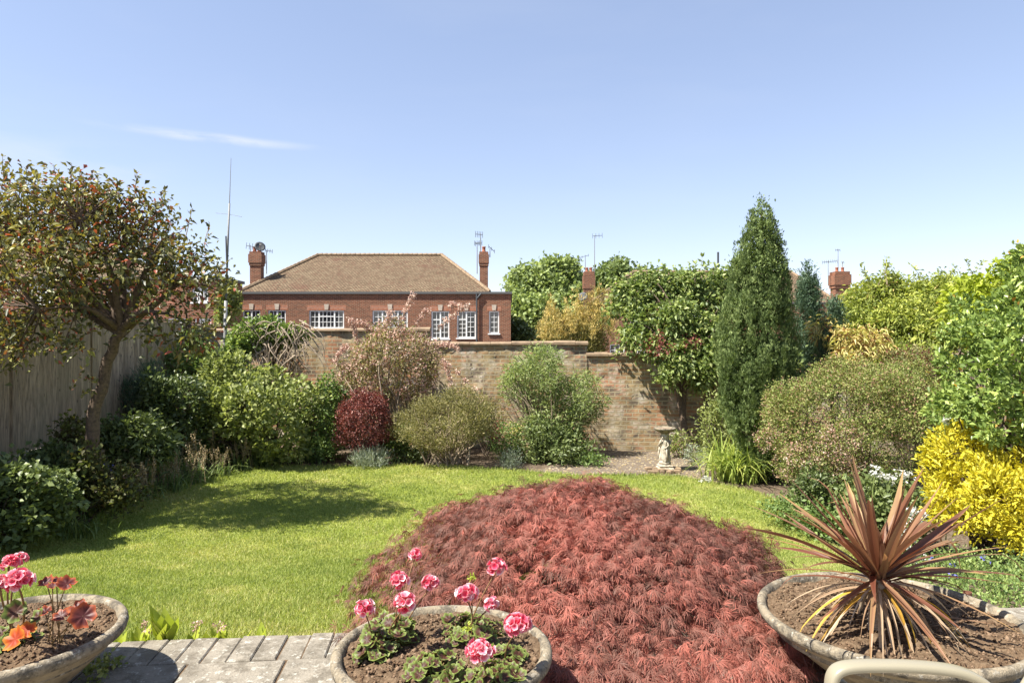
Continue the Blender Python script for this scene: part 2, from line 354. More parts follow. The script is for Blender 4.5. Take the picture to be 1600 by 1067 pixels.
M['heuchera'] = L('heuchera_leaf', [(.06, .05, .02), (.10, .11, .03), (.12, .14, .04), (.16, .09, .06)], .5, .3)
M['strap'] = L('strap_leaf', [(.035, .07, .015), (.07, .12, .025), (.12, .17, .04)], .42, .35)
M['seed'] = L('seed_stalk', [(.20, .14, .075), (.36, .28, .15), (.42, .36, .26)], .7, .2)
M['silver'] = L('silver_leaf', [(.09, .13, .09), (.17, .22, .15), (.26, .31, .23)], .6, .25)
M['maple'] = L('maple_leaf', [(0, (.095, .048, .036)), (.3, (.175, .088, .066)), (.55, (.265, .110, .082)), (.8, (.36, .125, .092)), (1, (.47, .165, .12))], .5, .3, (1.3, .85, .7), .3)
M['cordy'] = L('cordyline_leaf', [(0, (.13, .04, .024)), (.3, (.18, .078, .044)), (.6, (.25, .135, .075)), (.85, (.34, .22, .105)), (1, (.38, .24, .09))], .4, .3, (1.2, .9, .7))
M['dead_leaf'] = L('dead_leaf', [(.24, .14, .08), (.40, .29, .18), (.50, .40, .28)], .6, .25, (1, .9, .7))
M['old_yellow'] = L('old_yellow_leaf', [(.40, .22, .03), (.50, .33, .05)], .5, .3, (1.1, 1, .4))
M['ger_leaf'] = L('geranium_leaf', [(0, (.045, .014, .012)), (.35, (.09, .04, .022)), (.6, (.09, .12, .022)), (1, (.23, .28, .07))], .45, .3)
M['ger_dark'] = L('geranium_dark_leaf', [(0, (.05, .012, .016)), (.5, (.13, .03, .022)), (1, (.42, .10, .03))], .4, .35, (1.4, .7, .5))
M['petal'] = L('petal', [(0, (.62, .03, .08)), (.35, (.74, .09, .16)), (.7, (.80, .30, .36)), (1, (.86, .74, .73))], .5, .3, (1, .7, .7))
M['stalk'] = L('stalk', [(.14, .10, .035), (.24, .12, .06)], .5, .1)
M['beige'] = plain('beige_powder_coat', (.25, .225, .16), .35, 0, .02, 8, .02)
M['mesh_fabric'] = plain('mesh_fabric', (.40, .36, .29), .8, 0, .1, 200, .3)
M['dark_water'] = plain('bowl_water', (.25, .17, .12), .15, 0, .3, 30, .1)
# ---------------------------------------------------------------- foliage engine
def unit(a): return a/(np.linalg.norm(a, axis=1)[:, None]+1e-9)
def kites(Pb, D, N, Ls, Ws, fold=.2, mid=.45, droop=0.):
    D = unit(D); B = unit(np.cross(D, N)); N2 = np.cross(B, D)
    Ls = Ls[:, None]; Ws = Ws[:, None]
    m = Pb+D*Ls*mid; tip = Pb+D*Ls; tip[:, 2] -= droop*Ls[:, 0]
    V = np.stack([Pb, m+B*Ws/2+N2*Ws*fold, tip, m-B*Ws/2+N2*Ws*fold], 1)
    n = len(Pb); i = np.arange(n)*4
    T = np.concatenate([np.stack([i, i+1, i+2], 1), np.stack([i, i+2, i+3], 1)])
    return V.reshape(-1, 3), T
def E(x0, x1, y0, y1, Y, d=1.0):
    cx = (x0+x1)/2; cy = (y0+y1)/2; c = P(cx, cy, Y); rx = max(3, x1-x0)/2/F*Y; rz = (y1-y0)/2/F*Y
    return (c[0], c[1], c[2], rx, rx*d, rz)
def sub(e, n, fr=.35, core=.72, jit=.12, zmin=-.8):
    out = [(e[0], e[1], e[2], e[3]*core, e[4]*core, e[5]*core)] if core else []
    k = 0
    while k < n:
        d = rng.normal(size=3); d /= np.linalg.norm(d)
        if d[2] < zmin: continue
        f = fr*rng.uniform(.5, 1.4); r = (1-f)+rng.normal()*jit*.7+.03
        out.append((e[0]+d[0]*e[3]*r, e[1]+d[1]*e[4]*r, e[2]+d[2]*e[5]*r, e[3]*f, e[4]*f, e[5]*f)); k += 1
    return out
def foliage(name, mat, parent, blobs, n, Ln, Wn, per=7, spread=.06, shell=.22, out=.8, up=.5, rnd=.8, droop=.1, cull=True, tvar=.28, lump=.06, fold=.22, kind=None, bias=0., zcut=None, inner=.12, flat=.6, nrnd=.55, nout=.5, tailp=.07, tonef=None, label=None):
    B = np.array(blobs, float)
    area = (B[:, 3]*B[:, 4]+B[:, 3]*B[:, 5]+B[:, 4]*B[:, 5]); w = area/area.sum()
    nc = int(n/per*1.5); bi = rng.choice(len(B), nc, p=w)
    d = unit(rng.normal(size=(nc, 3)))
    ph = rng.uniform(0, 6, 3)
    r = 1-np.abs(rng.normal(size=nc))*shell+lump*np.sin(d[:, 0]*7+ph[0])*np.sin(d[:, 1]*6+ph[1]+d[:, 2]*5)
    tail = rng.random(nc) < tailp; r[tail] += rng.exponential(.10, tail.sum())
    ins = rng.random(nc) < inner; r[ins] = rng.random(ins.sum())**.5*.9
    r = np.clip(r, .05, 1.2)
    c = B[bi, :3]+d*B[bi, 3:6]*r[:, None]; nrm = unit(d/B[bi, 3:6])
    if cull and len(B) > 1:
        deep = np.zeros(nc, bool)
        for k in range(len(B)):
            q = (c-B[k, :3])/B[k, 3:6]; deep |= ((q*q).sum(1) < .62) & (bi != k)
        keep = ~deep | (rng.random(nc) < .18); c = c[keep]; nrm = nrm[keep]
    if zcut is not None: k = c[:, 2] > zcut; c = c[k]; nrm = nrm[k]
    if B[:, 3].max() > .08: k = c[:, 2] > gz(c[:, 0], c[:, 1])-.02; c = c[k]; nrm = nrm[k]
    if len(c)*per > n: s = rng.permutation(len(c))[:max(1, n//per)]; c = c[s]; nrm = nrm[s]
    m = len(c); ct = rng.normal(size=m)
    pc = np.repeat(c, per, 0)+rng.normal(size=(m*per, 3))*spread; pn = np.repeat(nrm, per, 0)
    D = pn*out+np.array([0, 0, up])+rng.normal(size=(m*per, 3))*rnd
    N = pn*nout+np.array([0, 0, flat])+rng.normal(size=(m*per, 3))*nrnd
    s = rng.uniform(.65, 1.25, m*per)
    V, T = kites(pc, D, N, Ln*s, Wn*s, fold, droop=droop)
    tone = np.clip(.45+bias+np.repeat(ct, per)*tvar*.5+rng.normal(size=m*per)*tvar*.6, 0, 1)
    if tonef is not None: tone = np.clip(tonef(pc, tone), 0, 1)
    return mesh(name, V, T, mat, parent, tone=np.repeat(tone, 4), kind=kind, label=label), c
def bez(a, b, bow, n=6):
    a = np.array(a, float); b = np.array(b, float); m = (a+b)/2+np.array(bow); t = np.linspace(0, 1, n)[:, None]
    return (1-t)**2*a+2*t*(1-t)*m+t*t*b
def stems(name, mat, parent, base, targets, r0, r1, sides=4, spreadb=.05, bow=.12, sidek=None):
    mb = MB()
    for tpt in targets:
        b = np.array(base)+np.array([rng.normal()*spreadb, rng.normal()*spreadb, -.03])
        l = np.linalg.norm(np.array(tpt)-b)
        pts = bez(b, tpt, (rng.normal()*bow*l, rng.normal()*bow*l, abs(rng.normal())*bow*l), 6)
        mb.tube(pts, np.linspace(r0, r1, 6)*rng.uniform(.7, 1.2), sides, tone=rng.random(), cap=False)
    return mb.build(name, mat, parent, smooth=True)
def shrub(name, label, cat, base, blobs, mat, n, Ln, Wn, stem_mat='dark_twig', ns=26, r0=.016, r1=.004, group=None, extra=None, sb=.06, fpart='foliage', **kw):
    root = empty(name, base, label, cat, group)
    _, c = foliage(fpart, M[mat], root, blobs, n, Ln, Wn, **kw)
    if ns: stems('stem', M[stem_mat], root, base, c[rng.choice(len(c), min(ns, len(c)))], r0, r1, spreadb=sb)
    if extra:
        for (pn, pm, bb, nn, l, w, kk) in extra: foliage(pn, M[pm], root, bb, nn, l, w, **kk)
    return root
def shoots(root, lines, twig, leafm, r_, L_, W_, per=2, steps=8, lo=.25, bow=.03):
    for a, b_ in lines:
        a = np.array(a); b_ = np.array(b_); mb = MB(); mb.tube(bez(a, b_, rng.normal(size=3)*bow, 6), np.linspace(r_, r_*.5, 6), 4, cap=False); so = mb.build('shoot', M[twig], root)
        q = np.repeat(np.array([a+(b_-a)*t for t in np.linspace(lo, 1, steps)]), per, 0); n = len(q); s_ = rng.uniform(.7, 1.2, n)
        V, T = kites(q, rng.normal(size=(n, 3))*.7+[0, 0, .3], rng.normal(size=(n, 3)), L_*s_, W_*s_, .2); mesh('shoot_leaves', V, T, M[leafm], so, tone=np.repeat(rng.uniform(.2, 1, n), 4))
def gbase(e): return (e[0], e[1], float(gz(e[0], e[1])))
# ---------------------------------------------------------------- ground, lawn, patio, path
def grid(name, x, y, zf, mat, kind='structure', mask=None, uv=False):
    X, Y = np.meshgrid(x, y); Z = zf(X, Y); V = np.stack([X, Y, Z], -1).reshape(-1, 3); nx = len(x)
    i, j = np.meshgrid(np.arange(nx-1), np.arange(len(y)-1)); a = (j*nx+i).ravel()
    Q = np.stack([a, a+1, a+nx+1, a+nx], 1)
    if mask is not None:
        cx = V[Q].mean(1); Q = Q[mask(cx[:, 0], cx[:, 1])]
        u, inv = np.unique(Q, return_inverse=True); V = V[u]; Q = inv.reshape(-1, 4)
    return mesh(name, V, None, mat, None, kind=kind, smooth=True, quads=Q)
gx = np.concatenate([[-600, -200, -80, -40, -20], np.arange(-12, 12.01, .2), [20, 40, 80, 200, 600]])
gy = np.concatenate([[-200, -50, -15, -6], np.arange(-2, 18.01, .2), [25, 40, 60, 100, 200, 900]])
grid('ground', gx, gy, lambda X, Y: gz(X, Y)-.03, M['ground'])
def inpoly(x, y, poly):
    r = np.zeros(len(x), bool); n = len(poly)
    for i in range(n):
        x1, y1 = poly[i]; x2, y2 = poly[(i+1) % n]
        c = ((y1 > y) != (y2 > y)) & (x < (x2-x1)*(y-y1)/(y2-y1+1e-12)+x1); r ^= c
    return r
lp = [G(*q)[:2] for q in [(-80, 895), (-15, 858), (42, 838), (110, 810), (190, 785), (285, 757), (365, 738), (435, 728), (520, 728), (620, 727), (720, 729), (820, 736), (900, 742), (1000, 742), (1060, 743), (1110, 754), (1172, 766), (1218, 783), (1245, 808), (1275, 838), (1340, 868), (1420, 905)]]
edge = lambda X: 3.61+.094*X
LAWN = [tuple(p) for p in lp]+[(2.6, edge(2.6)-.02), (0, edge(0)-.02), (-3, edge(-3)-.02), (-6.4, edge(-6.4)-.02), (-5.9, 5.5)]
lmask = lambda x, y: inpoly(x, y, LAWN)
grid('lawn', np.arange(-7, 5, .07), np.arange(2.8, 13.5, .07), lambda X, Y: gz(X, Y)+.004*np.sin(X*9)*np.sin(Y*8), M['lawn'], mask=lmask)
# grass blades
def grass():
    n = 900000
    Y = 3.2*(13.3/3.2)**(rng.random(n)**.9); X = rng.uniform(-.80, .62, n)*Y
    k = lmask(X, Y); X = X[k]; Y = Y[k]
    # denser fringe along the edges grows a little longer
    n = len(X); z = gz(X, Y)-.004
    pn = np.sin(X*1.9+1)*np.sin(Y*1.6+X)*.5+np.sin(X*5.1+Y*3)*np.sin(Y*6.3)*.3
    cl = np.sin(X*23+np.sin(Y*17)*2)*np.sin(Y*21+np.sin(X*19)*2)
    D = np.stack([rng.normal(size=n)*.6, rng.normal(size=n)*.6, np.ones(n)], 1)
    h = (.022+.0010*Y)*rng.uniform(.5, 1.35, n)*(1+.12*cl); h *= np.where(Y < 4.6, 1.25, 1); ed = ~(lmask(X+.07, Y) & lmask(X-.07, Y) & lmask(X, Y+.09)); h *= np.where(ed, 1.9, 1)
    w = (.0022+.0011*Y)*rng.uniform(.7, 1.3, n)
    D = unit(D); a = rng.uniform(0, 6.28, n); S = np.stack([np.cos(a), np.sin(a), np.zeros(n)], 1)
    b = np.stack([X, Y, z], 1)
    V = np.stack([b+S*w[:, None]/2, b-S*w[:, None]/2, b+D*h[:, None]], 1).reshape(-1, 3)
    T = np.arange(n*3).reshape(-1, 3)
    tone = np.clip(.42+.30*pn+.2*(np.sin(X*3.3+2)*np.sin(Y*2.7+1) > .9)+rng.normal(size=n)*.17+.08*cl, 0, 1)
    o = mesh('grass', V, T, M['grass'], None, tone=np.repeat(tone, 3), kind='stuff')
    tagm(o, 'short mown sunlit lawn grass', 'grass')
grass()
# path and bare ground beside the bird bath
pth = [tuple(G(*q)[:2]) for q in [(830, 737), (905, 712), (925, 704), (1100, 703), (1110, 725), (1100, 752), (1060, 744), (900, 742)]]
grid('path', np.arange(-.5, 5, .06), np.arange(10, 14.5, .06), lambda X, Y: gz(X, Y)-.012, M['path'], mask=lambda x, y: inpoly(x, y, pth))
mb = MB()
for k in range(1500):
    while True:
        x, y = rng.uniform(-.3, 3.9), rng.uniform(10.6, 14)
        if inpoly(np.array([x]), np.array([y]), pth)[0]: break
    s = rng.uniform(.008, .028); z = float(gz(x, y))-.012; a = rng.uniform(0, 3)
    mb.add([(x+math.cos(a+i*1.26)*s*rng.uniform(.6, 1.2), y+math.sin(a+i*1.26)*s, z+s*.1) for i in range(5)]+[(x, y, z+s*rng.uniform(.3, .7))], [(i, (i+1) % 5, 5) for i in range(5)], rng.random())
o = mb.build('leaf_litter', M['seed'], kind='stuff'); tagm(o, 'fallen leaf litter and gravel on the bare path by the bird bath', 'litter')
# patio: slabs with open joints and a brick-on-flat edging course
PT = .70; ang = math.atan(.094)
def rotp(x, y):   # patio frame -> world
    return (x*math.cos(ang)-y*math.sin(ang), 3.61+x*math.sin(ang)+y*math.cos(ang))
def rbox(mb, x0, x1, y0, y1, z0, z1, tone, bev):
    i = mb.n; mb.box(x0, x1, y0, y1, z0, z1, tone, bev)
    for k in range(i, mb.n):
        x, y, z = mb.v[k]; X, Yw = rotp(x, y); mb.v[k] = (X, Yw, z)
mb = MB(); x = -6.5
while x < 6.5:
    w = .112+rng.uniform(-.006, .006); dz = rng.normal()*.003
    rbox(mb, x, x+w, -.275+rng.normal()*.003, -.004+rng.normal()*.006, PT-.1, PT+dz, rng.random(), .006); x += w+.004
mb.build('patio_edging', M['slab'], kind='structure')
mb = MB(); y = -.285; row = 0
while y > -7:
    h = .6; x = -6.5-(row % 2)*.33-.14
    while x < 6.5:
        w = .6 if rng.random() < .7 else .45
        rbox(mb, x, x+w-.012, y-h+.012, y, PT-.06, PT+rng.normal()*.002, rng.random(), .005); x += w
    y -= h; row += 1
mb.build('patio', M['slab'], kind='structure')
mb = MB(); rbox(mb, -6.5, 6.5, -7.2, -.02, PT-.5, PT-.009, .5, .01); mb.build('patio_base', M['soil'], kind='structure')
# ---------------------------------------------------------------- fence
FX = lambda Y: -5.66-.076*Y
def fence():
    root = empty('timber_fence', (FX(8), 8, .3), 'weathered close-boarded timber fence running down the left side', 'fence')
    ys = [1.5+1.86*k for k in range(8)]; ys = [3.0, 4.86, 6.72, 8.62, 10.48, 12.34, 14.2, 15.6]
    ztop = [2.56, 2.56, 2.56, 2.56, 2.56, 2.57, 2.56]
    for i in range(len(ys)-1):
        y0, y1 = ys[i]+.05, ys[i+1]-.05
        zb = .77; zt = ztop[i]+rng.normal()*.012
        mb = MB(); y = y0
        while y < y1-.03:
            w = min(.098, y1-y); ya = y; yb = y+w+.012
            xa, xb = FX(ya), FX(yb); dz = rng.normal()*.004
            # feather-edge: one side proud of the other
            V = [(xa-.004, ya, zb), (xb+.016, yb, zb), (xb+.002, yb, zb), (xa-.010, ya, zb)]
            V += [(a_, b_, zt+dz) for a_, b_, _ in V]
            mb.add(V, [(3, 2, 1, 0), (4, 5, 6, 7), (0, 1, 5, 4), (1, 2, 6, 5), (2, 3, 7, 6), (3, 0, 4, 7)], rng.random()); y += w
        p = mb.build('panel', M['timber'], root)
        mb = MB()
        V = [(FX(y0)-.03, y0, zt+.012), (FX(y1)-.03, y1, zt+.012), (FX(y1)+.04, y1, zt+.012), (FX(y0)+.04, y0, zt+.012)]
        V += [(a_, b_, zt+.04) for a_, b_, _ in V]; mb.add(V, [(0, 1, 2, 3), (7, 6, 5, 4), (0, 4, 5, 1), (1, 5, 6, 2), (2, 6, 7, 3), (3, 7, 4, 0)], .3)
        mb.build('capping_rail', M['timber'], p)
        mb = MB()
        V = [(FX(y0)-.02, y0, .25), (FX(y1)-.02, y1, .25), (FX(y1)+.025, y1, .25), (FX(y0)+.025, y0, .25)]
        V += [(a_, b_, zb-.005) for a_, b_, _ in V]; mb.add(V, [(0, 1, 2, 3), (7, 6, 5, 4), (0, 4, 5, 1), (1, 5, 6, 2), (2, 6, 7, 3), (3, 7, 4, 0)], .3)
        mb.build('gravel_board', M['concrete'], root)
    for y in ys:
        mb = MB(); mb.box(FX(y)-.05, FX(y)+.045, y-.045, y+.045, .1, 2.58, .2, .006); mb.build('post', M['timber'], root)
fence()
# ---------------------------------------------------------------- garden wall
WY = lambda X: 14.25-.13*X
def gwall():
    root = empty('brick_garden_wall', (0, WY(0), 0), 'old mottled stock-brick garden wall stepping down to the right', 'wall')
    secs = [(-6.85, -1.75, 2.42), (-1.75, 1.55, 2.13), (1.55, 9.5, 1.90)]
    for (x0, x1, zt) in secs:
        nx = int((x1-x0)/.08); nz = int((zt+.2)/.08)
        X = np.linspace(x0, x1, nx); Z = np.linspace(-.2, zt, nz); XX, ZZ = np.meshgrid(X, Z)
        bumpy = .012*np.sin(XX*2.3+1)*np.sin(ZZ*3.1)+.006*rng.normal(size=XX.shape)+.02*(np.sin(XX*5.7)*np.sin(ZZ*6.3+XX) > .75)
        V = np.stack([XX, WY(XX)+bumpy, ZZ], -1).reshape(-1, 3)
        i, j = np.meshgrid(np.arange(nx-1), np.arange(nz-1)); a = (j*nx+i).ravel(); Q = np.stack([a, a+1, a+nx+1, a+nx], 1)
        nV = len(V); bk = V.copy(); bk[:, 1] += .24
        V2 = np.concatenate([V, bk[[0, nx-1, nV-nx, nV-1]]])
        k0, k1, k2, k3 = nV, nV+1, nV+2, nV+3
        Q2 = np.array([[k1, k0, k2, k3], [0, nV-nx, k2, k0], [nx-1, k1, k3, nV-1], [nV-nx, nV-1, k3, k2]])
        uv = V2[:, [0, 2]]
        mesh('wall_section', V2, None, M['wall_brick'], root, quads=np.concatenate([Q, Q2]), uv=uv)
        mb = MB(); x = x0-.02
        while x < x1:
            w = .44; xe = min(x+w, x1+.02); jz = .01*math.sin(x*2)+rng.normal()*.004
            V = [(x, WY(x)-.05, zt+.002), (xe-.006, WY(xe)-.05, zt+.002), (xe-.006, WY(xe)+.29, zt+.002), (x, WY(x)+.29, zt+.002)]
            V = V+[(a_, b_, zt+.042+jz) for a_, b_, _ in V]+[(V[0][0], V[0][1]+.12, zt+.075+jz), (V[1][0], V[1][1]+.12, zt+.075+jz), (V[2][0], V[2][1]-.12, zt+.075+jz), (V[3][0], V[3][1]-.12, zt+.075+jz)]
            mb.add(V, [(3, 2, 1, 0), (0, 1, 5, 4), (1, 2, 6, 5), (2, 3, 7, 6), (3, 0, 4, 7), (4, 5, 9, 8), (5, 6, 10, 9), (6, 7, 11, 10), (7, 4, 8, 11), (8, 9, 10, 11)], rng.random()); x = xe
        mb.build('coping', M['coping'], root)
gwall()
# ---------------------------------------------------------------- houses
def wall_holes(x0, x1, z0, z1, Y, holes, depth=.12):
    xs = sorted({x0, x1, *[h[0] for h in holes], *[h[1] for h in holes]}); zs = sorted({z0, z1, *[h[2] for h in holes], *[h[3] for h in holes]})
    mb = MB()
    for i in range(len(xs)-1):
        for j in range(len(zs)-1):
            cx = (xs[i]+xs[i+1])/2; cz = (zs[j]+zs[j+1])/2
            if any(h[0] < cx < h[1] and h[2] < cz < h[3] for h in holes): continue
            mb.add([(xs[i], Y, zs[j]), (xs[i+1], Y, zs[j]), (xs[i+1], Y, zs[j+1]), (xs[i], Y, zs[j+1])], [(0, 1, 2, 3)])
    for a, b, c, d in holes:
        mb.add([(a, Y, c), (b, Y, c), (b, Y+depth, c), (a, Y+depth, c)], [(0, 1, 2, 3)]); mb.add([(a, Y, d), (b, Y, d), (b, Y+depth, d), (a, Y+depth, d)], [(3, 2, 1, 0)])
        mb.add([(a, Y, c), (a, Y, d), (a, Y+depth, d), (a, Y+depth, c)], [(3, 2, 1, 0)]); mb.add([(b, Y, c), (b, Y, d), (b, Y+depth, d), (b, Y+depth, c)], [(0, 1, 2, 3)])
    return mb
def window(root, a, b, c, d, Y, lights, key=True, rows=3, bars=.028):
    """lights: list of (width fraction, columns, has fanlight)"""
    y = Y+.05; f = .07; mb = MB()
    mb.box(a+.005, b-.005, y, y+.07, c+.005, c+f); mb.box(a+.005, b-.005, y, y+.07, d-f, d-.005)
    mb.box(a+.005, a+f, y, y+.07, c+f+.001, d-f-.001); mb.box(b-f, b-.005, y, y+.07, c+f+.001, d-f-.001)
    tot = sum(l[0] for l in lights); x = a+f; W_ = (b-a-2*f)
    for i, (w, cols, fan) in enumerate(lights):
        xe = x+W_*w/tot
        if i < len(lights)-1: mb.box(xe-.04, xe+.04, y-.004, y+.066, c+f+.001, d-f-.001)
        zt = d-f
        if fan:
            zt = d-f-(d-c)*.27; mb.box(x+.042, xe-.042, y-.002, y+.06, zt-.03, zt+.03)
            for k in range(1, cols): xx = x+(xe-x)*k/cols; mb.box(xx-bars/2, xx+bars/2, y+.01, y+.045, zt+.031, d-f-.002)
            zt -= .03
        for k in range(1, cols): xx = x+(xe-x)*k/cols; mb.box(xx-bars/2, xx+bars/2, y+.01, y+.045, c+f+.002, zt-.002)
        rr = rows if not fan else max(2, rows-1)
        for k in range(1, rr): zz = c+f+(zt-c-f)*k/rr; mb.box(x+.041, xe-.041, y+.014, y+.041, zz-bars/2, zz+bars/2)
        x = xe
    fo = mb.build('window', M['white_paint'], root)
    mb = MB(); mb.add([(a, y+.055, c), (b, y+.055, c), (b, y+.055, d), (a, y+.055, d)], [(0, 1, 2, 3)]); mb.build('pane', M['glass'], fo)
    mb = MB(); mb.box(a-.06, b+.06, Y-.07, Y-.003, c-.07, c-.004); mb.build('sill', M['white_paint'], fo)
    if key:
        m_ = (a+b)/2; mb = MB(); V = [(m_-.1, Y-.04, d+.03), (m_+.1, Y-.04, d+.03), (m_+.14, Y-.04, d+.36), (m_-.14, Y-.04, d+.36)]; V += [(p[0], Y-.008, p[2]) for p in V]
        mb.add(V, [(0, 1, 2, 3), (0, 4, 5, 1), (1, 5, 6, 2), (2, 6, 7, 3), (3, 7, 4, 0)]); mb.build('keystone', M['stone'], fo)
        mb = MB()
        mb.box(a-.12, b+.12, Y-.006, Y-.001, d+.005, d+.30); mb.build('brick_arch', M['band_brick'], fo, uvf=1)
def hip(root, ex0, ex1, ey0, ey1, ez, rx0, rx1, ry, rz, name='roof'):
    mb = MB()
    V = [(ex0, ey0, ez), (ex1, ey0, ez), (ex1, ey1, ez), (ex0, ey1, ez), (rx0, ry, rz), (rx1, ry, rz)]
    mb.add(V, [(0, 1, 5, 4), (1, 2, 5), (2, 3, 4, 5), (3, 0, 4), (3, 2, 1, 0)])
    ro = mb.build(name, M['roof'], root, uvf=1)
    mb = MB()
    for a, b in ((V[4], V[5]), (V[0], V[4]), (V[1], V[5])):
        a = np.array(a); b = np.array(b); n = int(np.linalg.norm(b-a)/.3)
        for k in range(n):
            p = a+(b-a)*k/n; q = a+(b-a)*(k+.96)/n; p[2] += .03; q[2] += .045
            mb.tube([p, q], [.10, .12], 6, tone=rng.random())
    mb.build('ridge_tiles', M['terracotta'] if 0 else M['coping'], ro)
    return ro
def chimney(roof, x, y, w, z0, z1, pots=2, name='chimney'):
    mb = MB(); h = z1-z0
    mb.box(x-w/2, x+w/2, y-w*.4, y+w*.4, z0, z1-h*.32); mb.box(x-w*.56, x+w*.56, y-w*.47, y+w*.47, z1-h*.318, z1-h*.26)
    mb.box(x-w*.62, x+w*.62, y-w*.52, y+w*.52, z1-h*.258, z1-h*.06); mb.box(x-w*.54, x+w*.54, y-w*.46, y+w*.46, z1-h*.058, z1)
    ch = mb.build(name, M['house_brick'], roof, uvf=1)
    mb = MB()
    for k in range(pots):
        px = x+(k-(pots-1)/2)*w*.42; mb.lathe([(.13, 0), (.12, .05), (.10, .1), (.10, .26), (.125, .29), (.12, .33), (.08, .33)], (px, y, z1), 12)
    mb.build('chimney_pot', M['terracotta'], ch, smooth=True)
def house(name, label, x0, x1, Y, depth, ez, windows, ridge, roofx, base=0):
    root = empty(name, ((x0+x1)/2, Y, base), label, 'house')
    holes = [w[:4] for w in windows]
    mb = wall_holes(x0, x1, base, ez, Y, holes)
    mb.add([(x0, Y, base), (x0, Y+depth, base), (x0, Y+depth, ez), (x0, Y, ez)], [(3, 2, 1, 0)][::-1]); mb.add([(x1, Y, base), (x1, Y+depth, base), (x1, Y+depth, ez), (x1, Y, ez)], [(0, 1, 2, 3)])
    mb.add([(x0, Y+depth, base), (x1, Y+depth, base), (x1, Y+depth, ez), (x0, Y+depth, ez)], [(3, 2, 1, 0)])
    mb.build('wall', M['house_brick'], root, uvf=1)
    for w in windows: window(root, *w[:4], Y, w[4], key=w[5], rows=w[6])
    mb = MB(); mb.box(x0-.08, x1+.08, Y-.10, Y+depth, ez+.002, ez+.13); mb.build('parapet', M['gutter'], root)
    ro = hip(root, roofx[0], roofx[1], Y+.1, Y+depth-.2, ez+.133, ridge[0], ridge[1], Y+ridge[3], ridge[2])
    return root, ro
def WX(px, Y): return (px-800)/F*Y
def WZ(py, Y): return CZ-(py-533.5)/F*Y
def wnd(px0, px1, py0, py1, Y, lights, key=True, rows=3): return (WX(px0, Y), WX(px1, Y), WZ(py1, Y), WZ(py0, Y), lights, key, rows)
Y1 = 40
A2 = [(1, 2, True), (1, 2, False)]
wl = [wnd(379, 406.5, 484.5, 519, Y1, A2), wnd(419, 446.5, 484.5, 519, Y1, A2),
      wnd(483, 537.5, 485, 513, Y1, [(1.1, 2, False), (2, 4, True), (1.1, 2, False)]), wnd(582, 637, 485, 513, Y1, [(1.1, 2, False), (2, 4, True), (1.1, 2, False)]),
      wnd(674, 702, 486, 529, Y1, [(1, 2, True), (1, 2, False)], True, 5), wnd(714, 743.5, 486, 528, Y1, [(1, 2, True), (1, 2, False)], True, 5), wnd(764, 780, 486, 521, Y1, [(1, 2, False)], True, 4)]
H1, R1 = house('brick_house', 'red brick house with brown hipped roof behind the wall, centre left', WX(371, Y1), WX(798, Y1), Y1, 9, WZ(459.5, Y1), wl,
      (WX(497, 44.5), WX(690, 44.5), WZ(399, 44.5), 4.5), (WX(372, Y1), WX(765, Y1)))
mb = MB(); mb.tube([(WX(745, Y1), Y1-.1, 5), (WX(745, Y1), Y1-.1, .2)], .05, 8); mb.tube([(WX(752, Y1), Y1-.1, 5.0), (WX(745, Y1), Y1-.1, 4.7)], .05, 8); mb.build('downpipe', M['dark_metal'], H1)
chimney(R1, WX(401.5, 41.5), 41.5, .66, 5.0, WZ(394, 41.5)); chimney(R1, WX(756, 42), 42, .5, 5.0, WZ(394, 42), 1)
Y2 = 30
A4 = [(1, 2, False), (1.3, 3, True), (1, 2, False)]
w2 = [wnd(44, 84, 443, 477, Y2, A4, True, 3), wnd(-60, -20, 443, 477, Y2, A4), wnd(165, 205, 443, 477, Y2, A4), wnd(100, 150, 497, 525, Y2, A4, False)]
H2, R2 = house('brick_house', 'brick house glimpsed through the crown of the purple-leaved tree at far left', WX(-220, Y2), WX(248, Y2), Y2, 9, WZ(437, Y2), w2,
      (WX(-60, 34.5), WX(150, 34.5), WZ(385, 34.5), 4.5), (WX(-210, Y2), WX(240, Y2)))
wing_x0, wing_x1 = WX(248, Y2)+.003, WX(345, Y2); hz = [wnd(262, 292, 497, 525, Y2, A4, False), wnd(304, 330, 497, 525, Y2, A2, False), wnd(300, 325, 448, 472, Y2, A2, False)]
mb = wall_holes(wing_x0, wing_x1, 0, WZ(437, Y2)-.003, Y2, [h[:4] for h in hz]); mb.add([(wing_x1, Y2, 0), (wing_x1, Y2+2.4, 0), (wing_x1, Y2+2.4, WZ(437, Y2)-.003), (wing_x1, Y2, WZ(437, Y2)-.003)], [(0, 1, 2, 3)])
mb.build('side_wing', M['house_brick'], H2, uvf=1)
for h in hz: window(H2, *h[:4], Y2, h[4], key=False, rows=3)
mb = MB(); mb.box(wing_x0+.09, wing_x1+.08, Y2-.10, Y2+2.5, WZ(437, Y2)+.002, WZ(437, Y2)+.13); mb.build('wing_roof', M['gutter'], H2)
mb = MB(); mb.box(wing_x0, wing_x1+.02, Y2-.05, Y2-.004, WZ(510, Y2), WZ(507, Y2)); mb.build('stone_band', M['stone'], H2)
Y3 = 51
w3 = [wnd(953, 976, 538, 556, Y3, [(1, 3, False)], False, 2), wnd(990, 1008, 538, 556, Y3, [(1, 3, False)], False, 2), wnd(1060, 1084, 538, 556, Y3, [(1, 3, False)], False, 2), wnd(985, 1010, 487, 506, Y3, [(1, 3, False)], True, 3), wnd(1060, 1090, 487, 506, Y3, [(1, 3, False)], True, 3), wnd(1265, 1285, 497, 520, Y3, [(1, 2, False)], True, 3)]
